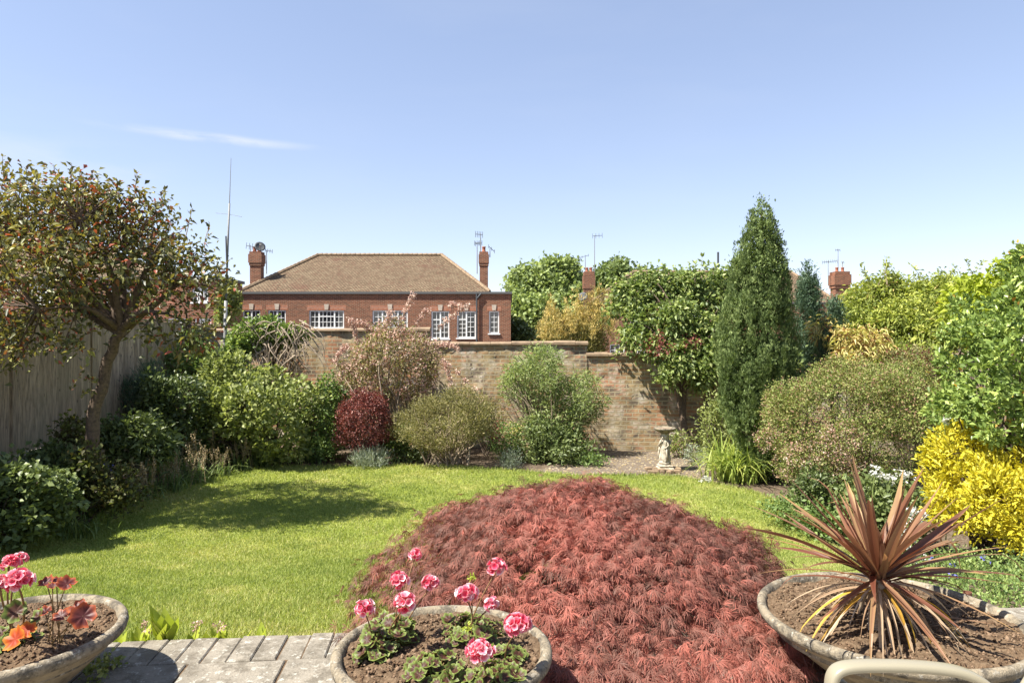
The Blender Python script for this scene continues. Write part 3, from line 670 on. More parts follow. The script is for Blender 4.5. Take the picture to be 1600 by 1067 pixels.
H3, R3 = house('brick_house', 'brick house with weathered tiled roof half hidden behind the leafy climber and conifer', WX(928, Y3), WX(1345, Y3), Y3, 9, WZ(475, Y3), w3,
      (WX(990, 55.5), WX(1235, 55.5), WZ(425, 55.5), 4.5), (WX(925, Y3), WX(1310, Y3)))
chimney(R3, WX(920, 52), 52, .72, 2.5, WZ(425, 52)); chimney(R3, WX(1312, 50.5), 50.5, 1.0, 3.5, WZ(425, 50.5), 2)
mb = MB(); mb.tube([P(1122, 445, 53), P(1122, 394, 53)], .08, 8); mb.build('flue', M['dark_metal'], R3)
# aerials
def aerial(label, px, py_base, Y, py_top, arms, r=.028, stay=None, bend=0):
    b = P(px, py_base, Y); root = empty('tv_aerial', b, label, 'aerial')
    t_ = P(px+bend, py_top, Y); mb = MB(); mb.tube([b, (b+t_)/2+[bend*.0, 0, 0], t_], [r, r, r*.7], 6); mb.build('mast', M['grey_metal'], root)
    for (y, x0, x1, n, l, tilt) in arms:
        mb = MB(); p0 = P(px+x0, y, Y); p1 = P(px+x1, y+tilt, Y); mb.tube([p0, p1], r*.7, 5)
        for k in range(n):
            q = p0+(p1-p0)*(k/(max(1, n-1))); h = l/F*Y
            mb.tube([q+[0, -h*.3, -h], q+[0, h*.3, h]], r*.5, 4)
        mb.build('boom', M['dark_metal'], root)
aerial('thin tv aerial on the left of the wide left chimney', 391, 434, 41.3, 383, [(384, -6, 8, 4, 5, 2)])
aerial('short tv aerial on the right of the wide left chimney', 416.5, 428, 41.3, 391, [(391, -2, 9, 4, 3, 2)])
aerial('tall tv aerial beside the slim brick chimney', 751, 396, 42, 364, [(366, -8, 3, 5, 5, 1), (381, -8, 2, 3, 4, -1)])
aerial('second, bare-topped tv aerial left of the slim brick chimney', 745.5, 428, 42, 378, [(380, -4, 4, 3, 4, 0)])
aerial('small slanting tv aerial right of the slim brick chimney', 765.5, 402, 42, 388, [(385, -2, 7, 3, 3, 8)])
aerial('tall hooked tv aerial standing by the middle chimney', 929, 445, 52, 368, [(369, -3, 12, 4, 4, -1)])
aerial('short tv aerial on top of the middle chimney', 914.5, 426, 52, 402, [(403, -10, 5, 4, 2, -4)])
aerial('comb-shaped tv aerial on mast at left of the right chimney', 1294, 445, 50.5, 407, [(410, -9, 14, 8, 3, -2)])
aerial('tall thin tv aerial on the right chimney top', 1309.5, 425, 50.5, 389, [(391, -4, 3, 3, 2, 0)])
aerial('short stub aerial on the right chimney top', 1316.5, 425, 50.5, 409, [(410, -1, 2, 2, 2, 0)])
def dish(label, px, py, Y, r, az, mast=None):
    c = P(px, py, Y); root = empty('satellite_dish', c, label, 'satellite dish')
    mb = MB(); S = 20; d = np.array([math.cos(az), math.sin(az), .45]); d /= np.linalg.norm(d); u = np.cross(d, [0, 0, 1]); u /= np.linalg.norm(u); v = np.cross(u, d)
    V = []; 
    for i, f in enumerate((.02, .35, .7, 1, 1, .7, .35, .02)):
        dd = (f*f)*.22*r if i < 4 else (f*f)*.22*r-.03
        for k in range(S): th = 2*math.pi*k/S; V.append(c+(u*math.cos(th)+v*math.sin(th))*f*r+d*dd)
    mb.add(V, [(i*S+k, i*S+(k+1) % S, (i+1)*S+(k+1) % S, (i+1)*S+k) for i in range(7) for k in range(S)]); mb.build('dish', M['dark_metal'], root, smooth=True)
    mb = MB(); mb.tube([c-v*r, c+d*r*.9], .025, 5); mb.box(*(lambda q: (q[0]-.06, q[0]+.06, q[1]-.06, q[1]+.06, q[2]-.06, q[2]+.06))(c+d*r*.9)); mb.build('receiver_arm', M['grey_metal'], root)
    mb = MB(); mb.tube([c-d*.04, c-d*.2+[0, 0, -.1], c-d*.25+[0, 0, -.5]], .03, 5); mb.build('bracket', M['grey_metal'], root)
dish('dark satellite dish on top of the wide left chimney', 406, 386, 41.4, .32, R(-60))
dish('grey satellite dish on the side of the middle chimney', 911, 464, 51.4, .36, R(-110))
# radio mast near the fence corner
b = P(351, 590, 13.6); b[2] = float(gz(b[0], 13.6)); root = empty('radio_mast', b, 'very tall thin radio mast with whip aerial near the fence corner', 'mast')
mb = MB(); mb.tube([b, P(351.5, 540, 13.6), P(353, 470, 13.6)], [.034, .034, .033], 10); mb.build('pole', M['grey_metal'], root, smooth=True)
mb = MB(); mb.tube([P(353, 470, 13.6), P(356, 380, 13.6), P(358.5, 318, 13.6)], [.024, .021, .018], 8); mb.build('upper_pole', M['grey_metal'], root, smooth=True)
mb = MB(); mb.tube([P(358.5, 318, 13.6), P(359.5, 290, 13.6), P(361, 247, 13.6)], [.010, .007, .004], 6); mb.build('whip', M['grey_metal'], root)
mb = MB(); mb.tube([P(354.5, 420, 13.55), P(353, 369, 13.55)], .015, 6); mb.tube([P(357.5, 400, 13.6), P(353.5, 400, 13.55)], .008, 5); mb.build('side_rod', M['dark_metal'], root)
mb = MB(); mb.tube([P(337, 333, 13.6), P(358, 335, 13.6), P(378, 339, 13.6)], .004, 5); mb.build('cross_wire', M['grey_metal'], root)
mb = MB(); 
for yy in (460, 500, 532): p = P(352, yy, 13.6); mb.tube([p+[0, 0, -.03], p+[0, 0, .03]], .042, 8)
mb.build('clamp', M['dark_metal'], root)
# ---------------------------------------------------------------- purple-leaved tree, left
def limb(mb, pts, r0, r1, sides=8, n=10):
    pts = np.array(pts, float); t = np.linspace(0, len(pts)-1, n); out = np.stack([np.interp(t, np.arange(len(pts)), pts[:, k]) for k in range(3)], 1)
    for _ in range(2): out[1:-1] = (out[:-2]+2*out[1:-1]+out[2:])/4
    out[1:-1] += rng.normal(size=out[1:-1].shape)*r0*.12
    mb.tube(out, np.linspace(r0, r1, n), sides, tone=rng.random(), cap=False); return out
def plum():
    Y = 8.2; SH = 1.0; base = P(128, 735, Y); base[2] = float(gz(base[0], Y))-.03
    root = empty('purple_leaf_tree', base, 'small spreading tree with dark green and coppery red leaves against the timber fence', 'tree')
    mb = MB()
    fork = P(187, 520, Y)
    limb(mb, [base, P(140, 690, Y), P(152, 630, Y), P(163, 575, Y), fork], .082, .058, 12, 16)
    mb.build('trunk', M['bark'], root, smooth=True)
    mb = MB(); ends = []
    for tgt, y in (((165, 470), 9.3), ((110, 420), 8.9), ((235, 440), 9.6), ((60, 400), 9.9), ((290, 430), 9.0), ((190, 350), 9.9), ((120, 330), 8.6), ((260, 360), 8.7), ((20, 350), 9.0), ((50, 480), 8.4), ((300, 500), 9.2), ((210, 390), 10.2), ((90, 490), 9.8)):
        a = np.array(fork)+rng.normal(size=3)*.02; e = P(tgt[0], tgt[1], y-SH)
        m_ = (a+e)/2+np.array([0, 0, .12])+rng.normal(size=3)*.1
        pts = limb(mb, [a, m_, a+(e-a)*.93], .050, .007, 7, 9); ends += [pts[5], pts[8]]
    bl = []
    spec = [(30, 330, 9.0, .75), (95, 315, 8.7, .7), (165, 330, 9.2, .7), (235, 345, 9.4, .6), (60, 395, 8.5, .7), (130, 395, 8.6, .75), (205, 400, 9.0, .75), (275, 410, 9.2, .6), (315, 455, 9.1, .42), (265, 475, 9.0, .55), (200, 460, 9.7, .6),
            (100, 460, 8.6, .6), (30, 460, 8.8, .65), (150, 480, 9.4, .45), (0, 400, 9.4, .7), (290, 520, 9.0, .38), (235, 515, 8.8, .35), (55, 520, 8.7, .42), (110, 540, 8.6, .3), (150, 370, 10.2, .8), (60, 340, 10.1, .7), (255, 400, 10.2, .55), (20, 290, 9.2, .3), (-50, 350, 9.0, .8), (-60, 440, 9.2, .7), (338, 425, 9.0, .22), (35, 560, 8.8, .26), (0, 520, 8.9, .35), (300, 545, 9.0, .22), (345, 470, 9.0, .2), (325, 500, 9.0, .25), (170, 300, 9.0, .32), (330, 420, 9.0, .25), (225, 315, 9.2, .3)]
    for (x, y, yy, r) in spec: c = P(x, y+rng.normal()*6, yy-SH); bl.append((c[0], c[1], c[2], r*.72*rng.uniform(.85, 1.1), r*.76, r*.50*rng.uniform(.85, 1.1)))
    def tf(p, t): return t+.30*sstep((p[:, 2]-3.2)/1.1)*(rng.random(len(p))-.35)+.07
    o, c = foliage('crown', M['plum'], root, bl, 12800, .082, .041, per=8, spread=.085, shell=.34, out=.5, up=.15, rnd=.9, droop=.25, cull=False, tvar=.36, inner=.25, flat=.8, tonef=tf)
    c2 = c[rng.choice(len(c), 230)]; ends = np.array(ends)
    for q in c2:
        a = ends[np.argmin(((ends-q)**2).sum(1)+rng.random(len(ends))*.15)]; l = np.linalg.norm(q-a)
        if l < 1.3: mb.tube(bez(a, q, rng.normal(size=3)*.1*l, 5), np.linspace(.013, .004, 5), 4, cap=False)
    mb.build('branch', M['bark'], root, smooth=True)
    # long new shoots breaking the outline, and small sprays along the trunk
    shoots(root, [(P(x, y, 8.0), P(x2, y2, 7.95)) for (x, y, x2, y2) in [(10, 300, 4, 245), (40, 300, 42, 262), (90, 290, 84, 258), (110, 290, 112, 256), (150, 300, 150, 268), (185, 300, 183, 282), (210, 310, 214, 272), (250, 325, 258, 296), (290, 370, 300, 326), (320, 390, 328, 352), (330, 430, 360, 405), (60, 300, 55, 270), (130, 295, 125, 268), (40, 560, 5, 580), (70, 540, 25, 565), (140, 560, 110, 610), (155, 600, 135, 590), (150, 610, 128, 615)]], 'twig', 'plum', .006, .068, .033)
plum()
# ---------------------------------------------------------------- shrubs of the left border and the far border
e = E(315, 515, 560, 728, 12.4, .9); bl = sub(e, 26, .32)+sub(E(300, 400, 545, 640, 12.5), 9, .4)
shrub('viburnum_bush', 'big rounded shrub of light green broad leaves left of the red ball bush', 'shrub', gbase(e), bl, 'viburnum', 12500, .088, .060, per=5, spread=.045, shell=.12, tvar=.4, out=.7, up=.5, rnd=.6, lump=.1)
e = E(215, 345, 575, 735, 11.6); bl = sub(e, 14, .38)
shrub('dark_shrub', 'dark shaded leafy shrub between the fence tree and the light green bush', 'shrub', gbase(e), bl, 'dark_leaf', 8500, .085, .045, per=5, shell=.2)
e = E(195, 285, 560, 700, 11.6); bl = sub(e, 12, .3)
shrub('juniper', 'dark feathery conifer bush standing against the fence', 'conifer', gbase(e), bl, 'yew_blue', 11000, .075, .010, per=9, spread=.05, up=1.2, out=.5, rnd=.35, shell=.3)
e = E(160, 265, 635, 735, 9.6); bl = sub(e, 9, .4)
shrub('hellebore', 'low dark glossy shrub with long leaves right of the tree trunk', 'shrub', gbase(e), bl, 'dark_leaf', 2300, .13, .040, per=6, ns=12, shell=.25, droop=.3, bias=.15)
e = E(98, 160, 700, 790, 8.0); bl = sub(e, 6, .4)+sub(E(140, 215, 735, 800, 8.1), 6, .4)+sub(E(85, 130, 650, 730, 8.4), 5, .4)
shrub('heuchera', 'low leafy plant with olive and brownish leaves around the foot of the tree trunk', 'plant', gbase(e), bl, 'heuchera', 2600, .06, .045, per=6, ns=8, bias=-.1, shell=.3)
e = E(-70, 112, 722, 885, 7.0, .9); bl = sub(e, 14, .36)
shrub('hydrangea_bush', 'dark green broad-leaved bush with small lime buds at far left edge', 'shrub', gbase(e), bl, 'dark_leaf', 5200, .072, .058, per=4, spread=.04, shell=.16, flat=1.6, out=.6, up=.2, rnd=.6, bias=.25, zcut=.2,
      extra=[('flower_bud', 'ivy', bl, 130, .035, .03, dict(per=6, spread=.012, shell=.03, flat=2, bias=.35, inner=0))])
e = E(20, 130, 700, 800, 8.0); bl = sub(e, 8, .4)
shrub('dark_shrub', 'low dark leafy bush behind the lime-budded bush, under the fence', 'shrub', gbase(e), bl, 'dark_leaf', 2000, .08, .05, per=5, bias=.1)
# leafy tangle over the fence corner and wall, with bare twisted stems
bl = sub(E(362, 440, 492, 560, 13.9), 12, .38)+sub(E(430, 478, 508, 545, 14.0), 5, .4)+sub(E(350, 385, 520, 600, 13.6), 5, .4)
b0 = P(400, 640, 13.9); b0[2] = float(gz(b0[0], 13.9))
root = empty('ivy', b0, 'ivy mound with bare twisted stems hanging over the left end of the brick wall', 'climber')
foliage('foliage', M['ivy'], root, bl, 8500, .08, .06, per=5, spread=.05, shell=.15, tvar=.35)
mb = MB()
for k in range(110):
    a = P(rng.uniform(375, 478), rng.uniform(500, 560), 13.75-rng.random()*.2); l = rng.uniform(.3, .9)
    q = a+np.array([rng.uniform(-.4, .5), -.05, -l*rng.uniform(.3, 1)]); mb.tube(bez(a, q, (rng.normal()*.15, -.12*rng.random(), .25*rng.random()), 7), np.linspace(.016, .006, 7)*rng.uniform(.6, 1.2), 5, cap=False)
mb.build('bare_stem', M['pale_bark'], root, smooth=True)
stems('stem', M['bark'], root, b0, [P(rng.uniform(370, 470), rng.uniform(520, 570), 13.9) for _ in range(14)], .03, .015, 6)
foliage('dead_growth', M['seed'], root, sub(E(400, 475, 550, 640, 13.9), 8, .4), 2200, .07, .02, per=6, shell=.3, bias=-.1)
e = E(340, 372, 440, 520, 15.9); bl = sub(e, 7, .4)
shrub('ivy', 'pale green leafy column of ivy behind the radio mast', 'climber', gbase(e), bl, 'viburnum', 1600, .09, .06, ns=8)
e = E(262, 345, 520, 600, 13.2); bl = sub(e, 8, .4)
shrub('climber', 'green creeper growing up the far end of the timber fence', 'climber', gbase(e), bl, 'mid_leaf', 1900, .075, .05, ns=10)
e = E(470, 545, 590, 730, 13.0); bl = sub(e, 10, .38)
shrub('fern_bush', 'mid green bush between the light green shrub and the red ball bush', 'shrub', gbase(e), bl, 'mid_leaf', 4200, .085, .035, per=6, ns=14)
# kolkwitzia: arching blossom sprays
root = empty('blossom_shrub', gbase(E(560, 690, 500, 680, 13.5)), 'arching shrub covered in pale pink blossom in front of the brick wall', 'shrub')
bl = sub(E(545, 695, 505, 650, 13.5, .9), 20, .34)+sub(E(520, 570, 560, 640, 13.4), 5, .4)+sub(E(590, 640, 490, 540, 13.4), 5, .4)
_, cc = foliage('foliage', M['kolk'], root, bl, 11500, .06, .028, per=6, spread=.05, shell=.22, droop=.2, tvar=.4)
foliage('blossom', M['pink'], root, bl, 9500, .038, .034, per=8, spread=.035, shell=.08, inner=0, tvar=.5, lump=.1)
stems('stem', M['twig'], root, wloc(root), cc[rng.choice(len(cc), 50)], .02, .005, bow=.2)
mb = MB(); pts = []
for (x, y, x2, y2) in [(620, 520, 645, 462), (600, 530, 610, 488), (680, 520, 730, 478), (685, 540, 715, 545), (690, 560, 765, 640), (560, 560, 525, 600), (545, 540, 522, 565), (650, 510, 668, 485), (700, 480, 720, 482), (690, 560, 705, 600), (580, 520, 560, 505), (600, 560, 590, 640), (560, 540, 548, 500)]:
    a = P(x, y, 13.3); b_ = P(x2, y2, 13.2); c = bez(a, b_, (0, 0, .12), 7); mb.tube(c, np.linspace(.008, .004, 7), 4, cap=False)
    for q in c[1:]: pts += [q]*44
mb.build('spray_stem', M['twig'], root); pts = np.array(pts)+rng.normal(size=(len(pts), 3))*.03; n = len(pts)
V, T = kites(pts, rng.normal(size=(n, 3)), rng.normal(size=(n, 3)), np.full(n, .038), np.full(n, .03)); mesh('blossom_spray', V, T, M['pink'], root, tone=np.repeat(rng.uniform(.1, 1, n), 4))
e = E(521, 614, 613, 712, 12.3); bl = sub(e, 22, .26, .85)
shrub('berberis', 'dark red ball-shaped bush at the back edge of the lawn', 'shrub', gbase(e), bl, 'berberis', 11500, .040, .022, per=6, spread=.035, shell=.13, tvar=.4, ns=14)
e = E(620, 776, 606, 712, 12.3, .9); bl = sub(e, 36, .24, .8)
shrub('pittosporum', 'rounded olive-green fine-leaved bush on visible stems, right of the red ball bush', 'shrub', gbase(e), bl, 'olive', 26000, .040, .016, per=8, spread=.045, shell=.15, up=.8, rnd=.5, tvar=.35, ns=60, stem_mat='twig', r0=.02, sb=.16, lump=.03)
bl = sub(E(785, 900, 545, 640, 13.2, .8), 14, .36)+sub(E(850, 945, 580, 665, 13.1, .8), 12, .36)+sub(E(820, 880, 536, 590, 13.2), 5, .4)+sub(E(800, 935, 620, 700, 13.1, .8), 10, .36)
b0 = P(850, 712, 13.1); b0[2] = float(gz(b0[0], 13.1))
root = shrub('buddleia', 'loose feathery light green shrub with bare brown stems before the wall', 'shrub', b0, bl, 'buddleia', 15000, .095, .019, per=8, spread=.055, shell=.24, up=.5, rnd=.8, droop=.2, ns=60, stem_mat='twig', r0=.018, sb=.1, tvar=.3)
stems('bare_stem', M['twig'], root, b0, [P(rng.uniform(778, 850), rng.uniform(590, 640), 12.9) for _ in range(45)], .012, .004, bow=.15)
e = E(818, 930, 655, 738, 12.7); bl = sub(e, 12, .36)
shrub('skimmia', 'low dark glossy evergreen beneath the feathery light green shrub', 'shrub', gbase(e), bl, 'dark_leaf', 5600, .075, .035, per=6, ns=10, bias=.2, shell=.18)
e = E(765, 825, 650, 732, 12.9); bl = sub(e, 9, .36)
shrub('small_shrub', 'small scruffy green shrub between the olive bush and the dark evergreen', 'shrub', gbase(e), bl, 'mid_leaf', 2600, .05, .025, ns=12,
      extra=[('flower', 'berberis', [E(765, 785, 665, 690, 12.8)], 180, .035, .03, dict(per=6, bias=.2)), ('flower', 'amber', [E(800, 815, 665, 680, 12.7)], 80, .03, .03, {})])
e = E(548, 608, 703, 732, 12.05); bl = sub(e, 7, .4)
shrub('santolina', 'low silvery grey-green tuft at the foot of the red ball bush', 'plant', gbase(e), bl, 'silver', 2600, .075, .010, per=8, up=1.2, rnd=.35, ns=0, shell=.3)
e = E(784, 812, 706, 738, 11.9); shrub('santolina', 'tiny rounded blue-green tuft beside the lawn right of the olive bush', 'plant', gbase(e), [e], 'silver', 1200, .05, .009, per=8, up=.9, rnd=.4, ns=0, shell=.3, bias=-.15)
# under-storey along the back border
def tuft(label, cat, px, py, Y, h, n, mat, name='strappy_plant', w=.016, lean=.75, group=None, spread=.06, flowers=None, proto=None):
    b = P(px, py, Y) if Y else G(px, py); b[2] = float(gz(b[0], b[1]))
    root = empty(name, b, label, cat, group); strap(root, b, h, n, mat, w, lean, spread)
    return root, b
def strap(root, b, h, n, mat, w, lean, spread, part='leaves', segs=6):
    az = rng.uniform(0, 6.28, n); ln = h*rng.uniform(.6, 1.25, n); le = lean*rng.uniform(.25, 1.2, n)
    o = b+np.stack([rng.normal(size=n)*spread, rng.normal(size=n)*spread, np.full(n, -.01)], 1)
    H = np.stack([np.cos(az), np.sin(az), np.zeros(n)], 1); S = np.stack([-np.sin(az), np.cos(az), np.zeros(n)], 1)
    V = []; ws = w*rng.uniform(.7, 1.2, n)
    for i in range(segs+1):
        t = i/segs; p = o+H*(ln*le*t**1.6)[:, None]; p[:, 2] += ln*(t*(1-.15*le)-le*.62*t**3)
        wd = (ws*(1-t**2.2)*.5+.0005)[:, None]; V += [p-S*wd, p+S*wd]
    V = np.stack(V, 1); k = 2*(segs+1); i0 = np.arange(n)*k; Q = np.concatenate([np.stack([i0+2*i, i0+2*i+1, i0+2*i+3, i0+2*i+2], 1) for i in range(segs)])
    return mesh(part, V.reshape(-1, 3), None, M[mat], root, quads=Q, tone=np.repeat(rng.uniform(0, 1, n), k))
for (lab, x, y, w_, h_, Yy, mt, n, l, wd) in [
    ('low green filler plant under the left flank of the blossom shrub', 500, 705, 60, 50, 12.6, 'mid_leaf', 1200, .07, .035),
    ('trailing pale green plant at the foot of the blossom shrub behind the red ball bush', 625, 690, 60, 60, 12.9, 'mid_leaf', 1500, .06, .04),
    ('ground-hugging leafy plant under the stems of the olive bush', 640, 712, 70, 22, 12.6, 'dark_leaf', 900, .06, .03),
    ('feathery low plant at the wall foot behind the olive bush', 760, 650, 60, 70, 13.5, 'kolk', 1500, .06, .02),
    ('small light green seedling clump by the brick wall right of the bird bath', 1062, 692, 40, 40, 13.0, 'viburnum', 500, .06, .035),
    ('low greenery trailing on the path edge left of the bird bath', 925, 722, 50, 22, 12.2, 'mid_leaf', 500, .06, .03),
    ('sprawling blue-green plant at the path edge behind the lily clump', 1090, 715, 50, 34, 12.2, 'silver', 800, .045, .015)]:
    e = E(x-w_/2, x+w_/2, y-h_/2, y+h_/2, Yy); shrub('border_plant', lab, 'plant', gbase(e), sub(e, 6, .4), mt, n, l, wd, ns=6)
e = E(1085, 1150, 610, 745, 12.6); bl = sub(e, 12, .34)
shrub('forsythia', 'loose pale green shrub against the wall left of the tall conifer', 'shrub', gbase(e), bl, 'viburnum', 3600, .07, .030, per=6, ns=20, shell=.3, spread=.07)
tuft('big arching clump of bright green strappy leaves in front of the tall conifer', 'plant', 1148, 748, None, .85, 420, 'lily', 'daylily', .026, .95, spread=.16)
# bluebell clumps along the left lawn edge: strappy leaves with upright seed stalks
def bluebell(label=None, group=None):
    root = empty('bluebell_clump', (0, 0, 0), label, 'plant', group); b = np.zeros(3)
    strap(root, b, .36, 75, 'strap', .017, .95, .09)
    mb = MB(); pp = []
    for k in range(15):
        a = rng.uniform(0, 6.28); o = np.array([rng.normal()*.08, rng.normal()*.08, 0]); l = rng.uniform(.32, .5); q = o+np.array([math.cos(a)*.1, math.sin(a)*.1, l])
        c = bez(o, q, (0, 0, .03), 5); mb.tube(c, .0035, 4, cap=False, tone=.5)
        for t in np.linspace(.45, 1, 11): pp += [o+(q-o)*t]*3
    mb.build('seed_stalk', M['seed'], root); pp = np.array(pp)+rng.normal(size=(len(pp), 3))*.010; n = len(pp)
    V, T = kites(pp, rng.normal(size=(n, 3))+[0, 0, -.4], rng.normal(size=(n, 3)), np.full(n, .020), np.full(n, .015)); mesh('seed_pod', V, T, M['seed'], root, tone=np.repeat(rng.random(n), 4)); return root
def copytree(r, loc, rz, sc, label=None):
    c = r.copy(); COL.objects.link(c); c.location = tuple(loc); c.rotation_euler = (0, 0, rz); c.scale = (sc,)*3
    if label: c['label'] = label
    for ch in r.children:
        d = ch.copy(); COL.objects.link(d); d.parent = c
    return c
LB = 'strappy clump with brown bluebell seed stalks in the row along the left lawn edge'
protos = [bluebell(LB, 'bluebell clumps along the left lawn edge') for _ in range(3)]; first = [True]*3
edge_px = [(118, 812), (150, 800), (190, 790), (130, 778), (225, 780), (165, 765), (262, 768), (210, 755), (300, 756), (245, 742), (338, 745), (285, 732), (372, 735), (322, 724), (402, 728), (350, 716), (185, 738), (100, 760), (140, 742), (235, 720), (275, 715), (60, 800)]
for k, (x, y) in enumerate(edge_px):
    p = G(x+4, y-3); i = k % 3; a = rng.uniform(0, 6.28); s = rng.uniform(.9, 1.3)
    if first[i]: protos[i].location = tuple(p); protos[i].rotation_euler = (0, 0, a); protos[i].scale = (s,)*3; first[i] = False
    else: copytree(protos[i], p, a, s)
for (lab, x, y) in [('pale tuft with a few violet-blue bells among the left lawn edge clumps', 165, 775), ('low tuft with tiny blue bells beside the dark hydrangea bush', 100, 745)]:
    root, b = tuft(lab, 'plant', x, y, None, .3, 60, 'strap', 'blue_bells', .014, .8, spread=.08)
    foliage('flower', M['blue_flower'], root, [(b[0], b[1], b[2]+.36, .12, .12, .06)], 70, .022, .018, per=5, spread=.012)
for k, (x, y, lab) in enumerate([(420, 724, 'grassy tuft under the big light green shrub'), (470, 720, 'second grassy tuft, between the light green shrub and the silvery tuft'), (120, 835, 'broad strappy tuft at the lawn edge beside the lime-budded bush')]):
    tuft(lab, 'plant', x, y, None, .34, 90, 'strap', 'grassy_tuft', .014, .9, spread=.14)
# ---------------------------------------------------------------- far trees and conifers beyond the wall
def fartree(label, ovals, Y, mat, n, l, w, name='broadleaf_tree', **kw):
    root = empty(name, (P(ovals[0][0], 500, Y)[0], Y, 0), label, 'tree'); bl = []
    for (x, y, r, dy) in ovals: c = P(x, y, Y+dy); rr = r/F*Y; bl += sub((c[0], c[1], c[2], rr, rr, rr*.9), 9, .4)
    k = dict(per=7, spread=.32, shell=.16, tvar=.32); k.update(kw)
    _, c = foliage('crown', M[mat], root, bl, n, l, w, **k)
    mb = MB(); b = np.array(root.location); top = np.array(bl[0][:3]); mb.tube(bez(b, top, (.2, 0, 0), 8), np.linspace(.35, .14, 8), 8); 
    for q in c[rng.choice(len(c), 24)]: mb.tube(bez(top+[0, 0, -1.5], q, rng.normal(size=3)*.3, 5), np.linspace(.09, .03, 5), 5, cap=False)
    mb.build('trunk', M['bark'], root, smooth=True)
fartree('bright green rounded tree standing right of the red brick house', [(845, 455, 40, 0), (815, 480, 30, -2), (880, 440, 34, 2), (850, 500, 42, -3), (893, 480, 34, -1), (815, 445, 22, 0), (862, 425, 20, 1), (885, 422, 17, 1)], 62, 'far_tree', 26000, .42, .30)
fartree('greyer green tree rising behind the middle chimney', [(950, 440, 34, 0), (965, 425, 20, 0), (930, 455, 30, 0), (985, 450, 25, 0), (1000, 430, 12, 0)], 75, 'far_tree2', 12000, .42, .28)
fartree('dark low tree in the gap right of the red brick house', [(812, 525, 16, 0), (805, 515, 10, 0)], 46, 'dark_leaf', 3000, .28, .2, spread=.2)
# gold-tipped conifer
root = empty('golden_conifer', (P(905, 500, 17)[0], 17, 0), 'bushy conifer with golden shoots just behind the wall', 'conifer'); bl = []
bl = sub(E(845, 962, 495, 590, 17, .8), 16, .3)
foliage('foliage', M['gold_conifer'], root, bl, 13000, .12, .022, per=9, spread=.08, up=1.0, rnd=.45, shell=.2, bias=-.22)
tips = []
for _ in range(95):
    x = rng.uniform(842, 962); y = rng.uniform(478, 520)+abs(x-925)*.10+(12 if x < 880 else 0); c = P(x, y, 17+rng.uniform(-.7, .5)); l = rng.uniform(.18, .42); tips.append((c[0]+rng.normal()*.03, c[1], c[2], .06, .06, l))
for (x, y) in [(932, 458), (938, 466), (926, 470), (945, 472), (920, 480), (905, 480), (898, 470), (862, 478), (858, 488), (868, 492), (885, 490), (950, 480)]: c = P(x, y, 16.8); tips.append((c[0], c[1], c[2], .08, .08, .35))
foliage('golden_shoots', M['gold_conifer'], root, tips, 11000, .085, .015, per=8, spread=.03, up=1.4, rnd=.35, shell=.3, cull=False, bias=.28)
stems('trunk', M['bark'], root, wloc(root), [P(905, 500, 17), P(930, 480, 17), P(880, 500, 17)], .09, .03, 8)
# leafy climber tree over the wall
root = empty('climbing_tree', (P(1075, 700, 13.7)[0], 13.45, 0), 'broad leafy climber spilling over the right part of the brick wall', 'tree'); bl = []
for (x, y, r, yy) in [(990, 465, 30, 14.2), (1030, 455, 36, 14.4), (1075, 450, 34, 14.3), (1110, 470, 32, 14.2), (1000, 505, 32, 13.9), (1050, 505, 40, 13.7), (1095, 520, 40, 13.7), (1120, 560, 32, 13.4), (1060, 560, 32, 13.4), (1095, 585, 28, 13.3), (965, 480, 16, 14.2), (1130, 440, 20, 14.4), (1045, 590, 16, 13.2), (985, 535, 16, 13.6), (970, 450, 12, 14.2), (1010, 545, 18, 13.5)]:
    c = P(x, y, yy); rr = r/F*yy; bl += sub((c[0], c[1], c[2], rr, rr*.8, rr*.9), 5, .45)
_, c = foliage('foliage', M['pear'], root, bl, 17000, .105, .058, per=5, spread=.09, shell=.2, droop=.25, tvar=.42, rnd=.8, up=.2)
foliage('red_leaves', M['berberis'], root, [E(1010, 1050, 520, 560, 13.3), E(1060, 1095, 530, 550, 13.3)], 380, .06, .035, per=5, bias=.25)
stems('trunk', M['bark'], root, wloc(root), [P(1080, 560, 13.6), P(1060, 520, 13.8), P(1100, 500, 13.9)], .06, .04, 8)
stems('branch', M['bark'], root, P(1080, 570, 13.6), c[rng.choice(len(c), 70)], .03, .006, 5, bow=.15)
shoots(root, [(P(x, y, 13.9), P(x2, y2, 13.9)) for (x, y, x2, y2) in [(1098, 440, 1097, 402), (1095, 435, 1108, 412), (1085, 440, 1086, 412), (1040, 425, 1035, 415), (1115, 430, 1118, 415), (975, 540, 960, 560), (1050, 590, 1048, 622), (1045, 600, 1030, 632), (1020, 560, 1015, 585)]], 'twig', 'pear', .005, .10, .05, per=4, steps=5)
